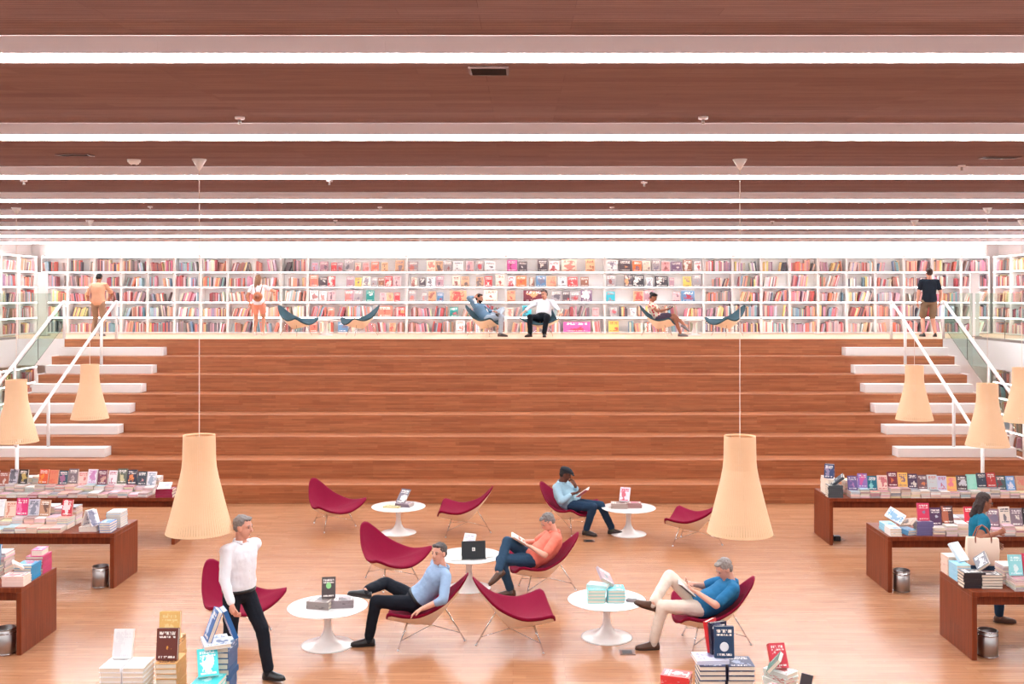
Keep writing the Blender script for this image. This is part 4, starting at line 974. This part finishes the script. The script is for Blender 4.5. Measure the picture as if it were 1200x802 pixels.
    if L.get('cap'):
        m = MB(); E(m, -.012, 0, .085, .118, .098, .055); E(m, .03, 0, .075, .105, .085, .038); cp = skin_obj(m, 'cap', mat('cap_cloth', (30, 32, 40), .9), root, .0075, 3)
        m = MB(); m.ell(H(.105, 0, .055), (hf * .055 * hs - hu * .012, hlft * .07 * hs, hu * .010 * hs)); m.build('cap_visor', 'cap_cloth', root, True)
    # ---- clothes
    top = mat('top_' + L['top'][0], L['top'][1], .9, spec=.2, var=(.06, 9), bump=(.2, 300)); slv = L.get('sleeve', 1.0)
    m = MB(); torso(m, .07 if L.get('belt') else L.get('hem', -.10), 1.02 if not wom else .96, .020, .006)
    for s in (1, -1):
        m.cap(spine(.90), .075 * k, SHO[s], .068 * k)
        if slv <= 1: m.cap(SHO[s], .067 * k, SHO[s].lerp(ELB[s], slv), .060 * k)
        else: m.cap(SHO[s], .066 * k, ELB[s], .056 * k); m.cap(ELB[s], .056 * k, ELB[s].lerp(WRI[s], slv - 1), .044 * k)
    skin_obj(m, L.get('topname', 'shirt'), top, root, .011, 3, .016)
    if L.get('collar'):
        m = MB(); t, s_, fw = frame(.99); c = spine(1.0)
        rings = []
        for j in range(22):
            q = math.pi * (-.42 + 1.84 * j / 21) + 0; q = math.pi / 2 + R(28) + (2 * math.pi - R(56)) * j / 21
            dr = s_ * math.cos(q) + fw * math.sin(q)
            rings.append([c + dr * r_ * k + t * z_ * k for r_, z_ in ((.070, .0), (.074, .036), (.079, .036), (.092, -.004), (.082, -.012))])
        m.loft(rings).build('collar', top, root, True)
    if L.get('buttons'):
        t, s_, fw = frame(.6)
        for f in (.15, .32, .48, .64, .80):
            t, s_, fw = frame(f); b_ = [pp for pp in prof if pp[0] >= f][0]; MB().ell(spine(f) + fw * (b_[2] + .021) * k, (s_ * .006, t * .006, fw * .003), 8, 5).build('button', 'paper', root, True)
    bot = mat('bottom_' + L['bottom'][0], L['bottom'][1], .9, spec=.15, var=(.08, 9), bump=(.2, 300))
    m = MB(); torso(m, -.20, .07 if L.get('belt') else .18 if not wom else .36, .014)
    leg_ = L.get('leg', 1.93)
    for s in (1, -1):
        m.cap(pel - frame(0)[0] * .03, .10 * k, HIP[s], .098 * k)
        if leg_ <= 1: m.cap(HIP[s], .102 * k, HIP[s].lerp(KNE[s], leg_), L.get('legr', .088) * k)
        else:
            e = KNE[s].lerp(ANK[s], leg_ - 1); m.cap(HIP[s], .098 * k, KNE[s], .072 * k); m.cap(KNE[s], .072 * k, e, .058 * k)
    if L.get('skirt'): m.cap(pel, .12, (HIP[1] + HIP[-1]) / 2 * .45 + (KNE[1] + KNE[-1]) / 2 * .55, .13)
    skin_obj(m, L.get('botname', 'trousers'), bot, root, .011, 3, .016)
    if L.get('belt'):
        t, s_, fw = frame(.06); c = spine(.065); m = MB()
        m.loft([[c + s_ * ((.168 + .016 + dr) * k * math.cos(q)) + fw * ((.120 + .016 + dr) * k * math.sin(q)) + t * z_ for dr, z_ in ((0, -.016), (.012, -.016), (.012, .016), (0, .016))] for q in [2 * math.pi * j / 28 for j in range(28)]], closed=True).build('belt', 'black_plastic', root, True)
    if L.get('socks'):
        for s in (1, -1):
            m = MB(); m.cap(KNE[s].lerp(ANK[s], .72), .048 * k, ANK[s] - FD[s][1] * .03, .044 * k); m.build('sock', mat('sock_' + L['socks'][0], L['socks'][1], .95), root, True)
    if L.get('shoes'):
        sm = mat('shoe_' + L['shoes'][0], L['shoes'][1], .35)
        for s in (1, -1):
            fd, up, sd = FD[s]; a = ANK[s] - up * .085 * k; m = MB(); rings = []
            for x_, w_, h_ in ((-.072, .020, .035), (-.066, .032, .062), (-.03, .038, .088), (.02, .039, .085), (.06, .043, .066), (.11, .047, .052), (.155, .043, .042), (.19, .030, .032), (.205, .012, .02)):
                c = a + fd * x_ * k
                rings.append([c + sd * (w_ * k * math.cos(q)) + up * (.014 * k + max(0, math.sin(q)) * h_ * k) for q in [2 * math.pi * j / 16 for j in range(16)]])
            sh = m.loft(rings).build('shoe', sm, root, True)
            m = MB(); ring = [(-.075, 0), (-.06, .034), (.0, .038), (.06, .046), (.12, .050), (.17, .042), (.205, .018), (.21, 0)]
            pts = ring + [(x_, -w_) for x_, w_ in ring[-2:0:-1]]
            m.loft([[a + fd * x_ * k + sd * w_ * k + up * z_ * k for x_, w_ in pts] for z_ in (0.0, .014)]).build('sole', mat('sole_' + L['shoes'][0], L.get('solecol', (40, 32, 30)), .7), sh)
    J = dict(root=root, WRI=WRI, ELB=ELB, KNE=KNE, ANK=ANK, SHO=SHO, hc=hc, spine=spine, frame=frame, H=H)
    return J
def open_book(label, J, pos, cover, rz=0, tilt=35, w_=.145, h_=.21, parent_deg=0, roll=0):
    """an open book lying in someone's hands: pos in the holder's frame"""
    root = J['root']; W = M.Translation(root.location) @ M.Rotation(root.rotation_euler.z, 4, 'Z')
    T = W @ M.Translation(pos) @ M.Rotation(R(rz), 4, 'Z') @ M.Rotation(R(roll), 4, 'X') @ M.Rotation(R(tilt), 4, 'Y')
    t = thing('open_book', label, 'book'); t.matrix_world = T
    for s in (1, -1):
        A = M.Rotation(R(s * 13), 4, 'X'); y0, y1 = (.001, w_) if s > 0 else (-w_, -.001)
        MB().box((-h_/2, y0, 0), (h_/2, y1, .003), A).build('cover_board', mat('open_cover_' + cover[0], cover[1], .5), t)
        MB().box((-h_/2 + .004, y0 * .97, .0032), (h_/2 - .004, y1 * .97, .014), A).build('page_block', 'paper', t)
    return t
def seat_at(key): o = CH[key]; return o.location.copy(), math.degrees(o.rotation_euler.z)
FLOOR_ANK = .088
SK = dict(tan=('tan', (206, 146, 120)), pink=('pink', (224, 164, 142)), dark=('dark', (104, 62, 48)), brown=('brown', (164, 104, 80)))

# man in the blue dress shirt, one leg stretched over the other knee
lo, dg = seat_at('man_dress')
J = person('seated man in a blue dress shirt and black trousers, looking up towards us', lo, dg, dict(
    pelvis=(.13, 0, .475), neck=(-.17, .0, .86), bend=(-.035, 0, 0), shoulder_axis=(-.5, .86, 0), head=(58, 2, 0), neck_dir=(.04, .02, .16),
    wrist_l=(.02, .40, .50), elbow_l=(-.9, .3, .1), hand_l=(.8, .1, -.35), palm_l=(-.3, .1, -.9), curl_l=18,
    wrist_r=(.15, -.43, .54), elbow_r=(-.4, -.7, 0),
    ankle_l=(.655, .15, FLOOR_ANK), knee_l=(.45, .05, 1), foot_l=(1, .1, 0),
    ankle_r=(.69, .12, .625), knee_r=(.1, -1, .12), foot_r=(.85, .3, .25), footup_r=(-.25, -.5, .8)),
    dict(skin=SK['pink'], hair=('dark_grey', (84, 76, 74)), top=('blue', (150, 172, 202)), sleeve=1.35, collar=True, buttons=True, bottom=('black', (30, 32, 40)), belt=True, shoes=('black', (34, 30, 32)), socks=('black', (26, 26, 32)), beard=False))
# man in the salmon polo, reading
lo, dg = seat_at('man_salmon')
J = person('seated grey-haired man in a salmon polo shirt and jeans reading a book', lo, dg, dict(
    pelvis=(.16, 0, .465), neck=(-.13, 0, .80), bend=(-.07, 0, -.02), head=(14, -34, 0), neck_dir=(.085, .01, .14),
    wrist_l=(.20, .13, .64), elbow_l=(-.3, .8, -.4), hand_l=(.7, -.4, .2), palm_l=(0, -.4, .9), curl_l=30,
    wrist_r=(.24, -.12, .66), elbow_r=(-.3, -.8, -.4), hand_r=(.7, .4, .2), palm_r=(0, .4, .9), curl_r=30,
    ankle_l=(.48, .13, FLOOR_ANK), knee_l=(1, .1, .7), foot_l=(1, .1, 0),
    ankle_r=(.66, .27, .38), knee_r=(.4, -.1, 1), foot_r=(.75, .35, -.45), footup_r=(.5, .1, .8)),
    dict(skin=SK['pink'], hair=('grey', (128, 120, 118)), top=('salmon', (240, 132, 112)), sleeve=.78, collar=True, fat=.02, bottom=('jeans', (52, 76, 100)), shoes=('brown', (92, 62, 48)), socks=('grey', (110, 100, 100)), solecol=(64, 44, 36)))
open_book('open book with white pages in the hands of the man in the salmon polo', J, (.36, 0, .70), ('cream', (236, 226, 212)), 0, -32)
# man in the blue polo with pale trousers
lo, dg = seat_at('man_polo')
J = person('seated grey-haired man in a blue polo shirt and cream trousers reading', lo, dg, dict(
    pelvis=(.15, 0, .46), neck=(-.20, 0, .735), bend=(-.07, 0, -.02), head=(18, -30, 0), neck_dir=(.08, .01, .14),
    wrist_l=(.20, .14, .64), elbow_l=(-.1, .8, -.6), hand_l=(.7, -.4, .25), palm_l=(0, -.5, .8), curl_l=30,
    wrist_r=(.22, -.08, .68), elbow_r=(-.2, -.8, -.4), hand_r=(.7, .4, .25), palm_r=(0, .5, .8), curl_r=30,
    ankle_l=(.70, .12, FLOOR_ANK), knee_l=(.4, .2, 1), foot_l=(1, .08, 0),
    ankle_r=(.70, .13, .53), knee_r=(0, -.6, .8), foot_r=(.85, .2, .35), footup_r=(-.3, .25, .85)),
    dict(skin=SK['pink'], hair=('light_grey', (150, 140, 136)), top=('blue_polo', (44, 112, 158)), sleeve=.78, collar=True, fat=.015, bottom=('cream', (236, 216, 200)), shoes=('brown', (92, 62, 48)), socks=('cream', (214, 196, 184)), solecol=(64, 44, 36)))
open_book('open book with dark cover in the hands of the man in the blue polo', J, (.33, .02, .64), ('dark_brown', (70, 44, 44)), 0, -40)
# man in the black cap
lo, dg = seat_at('man_cap')
J = person('seated man in a black cap and light denim shirt reading a pink book', lo, dg, dict(
    pelvis=(.15, 0, .465), neck=(-.06, 0, .80), bend=(-.07, 0, -.02), head=(20, -22, 0), neck_dir=(.07, 0, .15),
    wrist_r=(.20, -.10, .66), elbow_r=(-.3, -.8, -.4), hand_r=(.75, .3, .2), palm_r=(0, .4, .9), curl_r=30,
    wrist_l=(.17, .05, .78), elbow_l=(.35, .3, -.8), hand_l=(-.3, -.2, .9), palm_l=(-.8, -.3, -.2), curl_l=50,
    ankle_r=(.46, -.11, FLOOR_ANK), knee_r=(.8, -.1, 1), foot_r=(1, -.1, 0),
    ankle_l=(.80, .17, FLOOR_ANK), knee_l=(.6, .1, 1), foot_l=(1, .25, 0)),
    dict(skin=SK['dark'], hair=('black', (30, 26, 26)), cap=True, top=('denim', (160, 190, 206)), sleeve=1.72, collar=True, fat=.03, bottom=('dark_jeans', (40, 60, 84)), shoes=('darkbrown', (54, 40, 38)), socks=('olive', (70, 70, 60))))
open_book('open pink book in the hands of the man in the black cap', J, (.36, .0, .66), ('rose', (206, 110, 110)), 10, -38)
# walking man in a white shirt
J = person('walking grey-haired man in a white shirt and black trousers', G(280, 794), -30, dict(
    pelvis=(0, 0, .90), neck=(.03, 0, 1.415), head=(14, -6, 0), neck_dir=(.035, 0, .165), shoulder_axis=(.10, 1, 0),
    wrist_r=(.17, -.27, .86), elbow_r=(-.9, -.4, -.2), curl_r=35, palm_r=(0, 1, 0), wrist_l=(-.22, .25, .90), elbow_l=(-1, .3, 0), palm_l=(0, -1, 0), curl_l=35,
    ankle_l=(.33, .09, .10), knee_l=(1, .05, .1), foot_l=(1, .05, .10), ankle_r=(-.34, -.09, .155), knee_r=(1, 0, .1), foot_r=(.9, -.05, -.42), footup_r=(.3, 0, .9)),
    dict(skin=SK['pink'], hair=('grey', (128, 120, 118)), top=('white', (240, 238, 244)), sleeve=1.9, collar=True, buttons=True, fat=.015, bottom=('black', (30, 32, 40)), belt=True, shoes=('black', (34, 30, 32)), socks=('black', (26, 26, 32)), glasses=False))
# walking woman with a tote bag
lw = G(1145, 727)
J = person('walking dark-haired woman in a teal top with a tote bag on her arm', lw, -8, dict(k=.93,
    pelvis=(0, 0, .84), neck=(.04, 0, 1.31), head=(-4, -14, 0), neck_dir=(.05, 0, .155),
    wrist_r=(.16, -.27, 1.14), elbow_r=(-.7, -.5, -.6), palm_r=(0, 1, 0), curl_r=45, wrist_l=(.24, .15, .92), elbow_l=(-.8, .5, -.4), curl_l=40, palm_l=(0, -1, 0),
    ankle_l=(-.22, .07, .11), knee_l=(1, 0, .1), foot_l=(.95, 0, -.25), ankle_r=(.24, -.07, .088), knee_r=(1, 0, .1), foot_r=(1, 0, 0)),
    dict(skin=SK['brown'], woman=True, hair=('brown_black', (60, 44, 42)), hairstyle='long', glasses=True, top=('teal', (26, 108, 136)), topname='blouse', sleeve=.5, bottom=('dark_jeans', (40, 60, 84)), shoes=('brown', (92, 62, 48))))
t = thing('tote_bag', 'cream tote bag with brown handles hanging from the walking woman', 'bag'); t.matrix_world = M.Translation(lw) @ M.Rotation(R(-8), 4, 'Z') @ M.Translation((-.03, -.31, .76))
bag = MB(); rings = []
for z_, w_, d_ in ((0, .16, .045), (.03, .175, .06), (.18, .185, .06), (.33, .18, .04)): rings.append([V((sx * w_, sy * d_, z_)) for sx, sy in ((-1, -1), (0, -1.15), (1, -1), (1, 1), (0, 1.1), (-1, 1))])
bev(bag.loft(rings).build('bag_body', mat('tote_canvas', (238, 212, 192), .9), t, True), .01, 2)
for s in (1, -1): MB().tube([(-.09, s * .043, .26), (-.09, s * .045, .34), (-.05, s * .03 + .01, .44), (.0, .012, .475), (.05, s * .03 + .01, .44), (.09, s * .045, .34), (.09, s * .043, .26)], .009, 8).build('handle', mat('tan_leather', (150, 86, 66), .5), t, True)

# ---- mezzanine
UV = .013
def mz(px, Y): return U(px, Y)
J = person('standing man in a beige shirt and khaki trousers, seen from behind', mz(115, 26.1), 96, dict(k=.95,
    pelvis=(0, 0, .87), neck=(.10, .02, 1.34), bend=(-.01, 0, 0), head=(0, -28, 0), neck_dir=(.07, 0, .145),
    wrist_l=(.22, .22, .84), elbow_l=(-.7, .8, -.2), wrist_r=(.30, -.20, .98), elbow_r=(-.6, -.8, -.3),
    ankle_l=(.02, .13, .085), knee_l=(1, 0, 0), ankle_r=(-.14, -.12, .085), knee_r=(1, 0, 0)),
    dict(vox=UV, skin=SK['brown'], hair=('black', (30, 26, 26)), top=('beige', (216, 160, 130)), sleeve=.8, hem=-.2, bottom=('khaki', (160, 128, 106)), shoes=('grey', (96, 86, 84))))
J = person('standing woman in a white top with a tan backpack, seen from behind', mz(303, 26.5), 92, dict(k=.93,
    pelvis=(0, 0, .84), neck=(.0, 0, 1.30), head=(-30, -8, 0), neck_dir=(.02, 0, .165),
    wrist_l=(.10, .24, .82), elbow_l=(-.6, .9, -.2), wrist_r=(.30, -.34, 1.10), elbow_r=(-.4, -.9, -.3),
    ankle_l=(0, .10, .085), knee_l=(1, 0, 0), ankle_r=(.04, -.10, .085), knee_r=(1, 0, 0)),
    dict(vox=UV, woman=True, skin=SK['tan'], hair=('blond_brown', (132, 92, 68)), hairstyle='pony', top=('white', (240, 238, 244)), topname='blouse', sleeve=.5, bottom=('pink', (226, 150, 130)), botname='shorts', leg=.55, shoes=('white', (232, 214, 204)), solecol=(226, 214, 206)))
rb = J['root']; t = thing('backpack', 'small round tan backpack worn by the woman in the white top', 'backpack'); t.matrix_world = M.Translation(rb.location) @ M.Rotation(R(92), 4, 'Z') @ M.Translation((-.195, -.02, 1.0))
bev(MB().lathe([(0, -.055), (.10, -.055), (.125, -.03), (.125, .03), (.10, .05), (0, .05)], 24).build('pack', mat('tan_pack', (186, 112, 76), .6), t, True), .01); kids_ = list(t.children); kids_[0].rotation_euler = (0, R(90), 0)
MB().lathe([(0, .051), (.06, .051), (.065, .06), (0, .064)], 20).build('pocket', 'tan_leather', t, True).rotation_euler = (0, R(-90), 0)
for s in (1, -1): MB().tube([(.06, s * .06, .09), (.085, s * .09, .24), (.13, s * .10, .33), (.20, s * .10, .345)], .011, 6).build('strap', 'tan_leather', t, True)
J = person('standing man in a black T-shirt and khaki shorts, seen from behind', mz(1089, 25.65), 84, dict(
    pelvis=(0, 0, .915), neck=(.0, 0, 1.43), head=(6, -4, 0), neck_dir=(.03, 0, .165),
    wrist_l=(.06, .27, .86), elbow_l=(-.8, .6, -.1), palm_l=(0, -1, 0), wrist_r=(.10, -.28, .87), elbow_r=(-.8, -.6, -.1), palm_r=(0, 1, 0),
    ankle_l=(.02, .14, .088), knee_l=(1, 0, 0), ankle_r=(-.02, -.14, .088), knee_r=(1, 0, 0)),
    dict(vox=UV, skin=SK['pink'], hair=('dark_brown', (72, 50, 46)), top=('black_tee', (36, 44, 56)), topname='t_shirt', sleeve=.62, hem=-.10, bottom=('khaki_shorts', (134, 112, 92)), botname='shorts', leg=.92, shoes=('black', (34, 30, 32))))
lo, dg = seat_at('u3')
J = person('seated man in a denim shirt and pale jeans with one arm behind his head', lo, dg, dict(k=.97,
    pelvis=(.10, 0, .475), neck=(-.14, 0, .81), bend=(-.05, 0, 0), head=(-6, -4, 0), neck_dir=(.05, 0, .155), shoulder_axis=(.15, 1, .1),
    wrist_r=(-.16, -.13, 1.0), elbow_r=(-.3, -.6, .75), hand_r=(.3, .9, .1), palm_r=(1, 0, 0), wrist_l=(.24, .16, .63), elbow_l=(-.3, .8, -.3),
    ankle_r=(.50, -.10, FLOOR_ANK), knee_r=(.8, -.1, 1), foot_r=(1, -.1, 0), ankle_l=(.48, -.13, .58), knee_l=(.5, .8, .5), foot_l=(.2, -.9, .1), footup_l=(.6, .1, .7)),
    dict(vox=UV, skin=SK['tan'], hair=('black', (30, 26, 26)), beard=True, top=('denim_blue', (110, 140, 166)), sleeve=1.6, collar=True, bottom=('pale_jeans', (176, 186, 200)), shoes=('darkbrown', (54, 40, 38)), socks=('grey', (110, 100, 100))))
t = thing('id_badge', 'white badge on the chest of the man in the denim shirt', 'badge'); t.matrix_world = M.Translation(lo) @ M.Rotation(R(dg), 4, 'Z') @ M.Translation((.115, 0, .66)) @ M.Rotation(R(-30), 4, 'Y')
MB().box((-.002, -.03, -.045), (.002, .03, .045)).build('card', 'paper', t); MB().box((-.003, -.008, .045), (.003, .008, .06)).build('clip', 'steel', t)
MB().tube([(0, .01, .06), (-.06, .06, .2), (-.14, .07, .27)], .004, 5).build('lanyard', 'black_plastic', t)
lo, dg = seat_at('u4')
J = person('seated man with glasses in a white shirt and black trousers, arms spread over the chair', lo, dg, dict(
    pelvis=(.0, 0, .475), neck=(-.20, 0, .915), bend=(-.05, 0, 0), head=(-16, -8, 10), neck_dir=(.07, .0, .15),
    wrist_l=(.20, .50, .60), elbow_l=(-.4, .8, .2), wrist_r=(.22, -.46, .60), elbow_r=(-.4, -.8, .2), curl_l=40, curl_r=40,
    ankle_l=(.50, .16, FLOOR_ANK), knee_l=(.7, .35, 1), foot_l=(1, .3, 0), ankle_r=(.52, -.20, FLOOR_ANK), knee_r=(.7, -.35, 1), foot_r=(1, -.4, 0)),
    dict(vox=UV, skin=SK['pink'], hair=('dark_brown', (72, 50, 46)), glasses=True, fat=.035, top=('white', (240, 238, 244)), sleeve=1.55, collar=True, buttons=True, bottom=('black', (30, 32, 40)), belt=True, shoes=('black', (34, 30, 32)), socks=('black', (26, 26, 32))))
lo, dg = seat_at('u5')
def floral():
    m = mat('top_floral', (240, 214, 190), .9); nt = m.node_tree; b = nt.nodes['Principled BSDF']; vz = nt.nodes.new('ShaderNodeTexVoronoi'); vz.inputs['Scale'].default_value = 14
    tc = nt.nodes.new('ShaderNodeTexCoord'); nt.links.new(tc.outputs['Object'], vz.inputs['Vector']); cr = nt.nodes.new('ShaderNodeValToRGB'); nt.links.new(vz.outputs['Distance'], cr.inputs[0])
    cr.color_ramp.interpolation = 'CONSTANT'; cr.color_ramp.elements[0].color = rgb(206, 60, 70); cr.color_ramp.elements[1].position = .38; cr.color_ramp.elements[1].color = rgb(244, 224, 200); nt.links.new(cr.outputs[0], b.inputs['Base Color'])
floral()
J = person('seated woman in a flowered dress reading a small book', lo, dg, dict(k=.93,
    pelvis=(.02, 0, .475), neck=(-.17, 0, .85), bend=(-.03, 0, 0), head=(-6, -28, 0), neck_dir=(.06, 0, .145),
    wrist_l=(.20, .10, .68), elbow_l=(-.2, .7, -.6), hand_l=(.8, -.2, .3), wrist_r=(.22, -.10, .68), elbow_r=(-.2, -.7, -.6), hand_r=(.8, .2, .3), palm_l=(0, -.4, .9), palm_r=(0, .4, .9),
    ankle_r=(.58, -.04, FLOOR_ANK), knee_r=(.7, 0, 1), foot_r=(1, -.1, 0), ankle_l=(.70, -.16, .30), knee_l=(.6, 0, 1), foot_l=(.8, -.2, -.5), footup_l=(.5, 0, .8)),
    dict(vox=UV, woman=True, skin=SK['brown'], hair=('black', (30, 26, 26)), hairstyle='bun', top=('floral', (240, 214, 190)), topname='dress_top', sleeve=.45, bottom=('floral_skirt', (86, 70, 86)), botname='dress_skirt', leg=.55, legr=.09, skirt=True, shoes=('greyshoe', (130, 122, 124))))
open_book('small open book in the hands of the woman in the flowered dress', J, (.33, 0, .70), ('dark_brown', (70, 44, 44)), 0, -35, .11, .17)

# ---- bake the bodies so that each is one mesh with its fingers
bpy.context.view_layer.update()
dg_ = bpy.context.evaluated_depsgraph_get()
for o, hb in PENDING:
    me = bpy.data.meshes.new_from_object(o.evaluated_get(dg_)); mt = o.data.materials[0]
    o.modifiers.clear()
    bm = bmesh.new(); bm.from_mesh(me); vs = [bm.verts.new(p) for p in hb.v]
    for f in hb.f:
        try: bm.faces.new([vs[i] for i in f])
        except ValueError: pass
    for f in bm.faces: f.smooth = True
    bm.to_mesh(me); bm.free()
    me.materials.clear(); me.materials.append(mt); me.name = 'body'; o.data = me
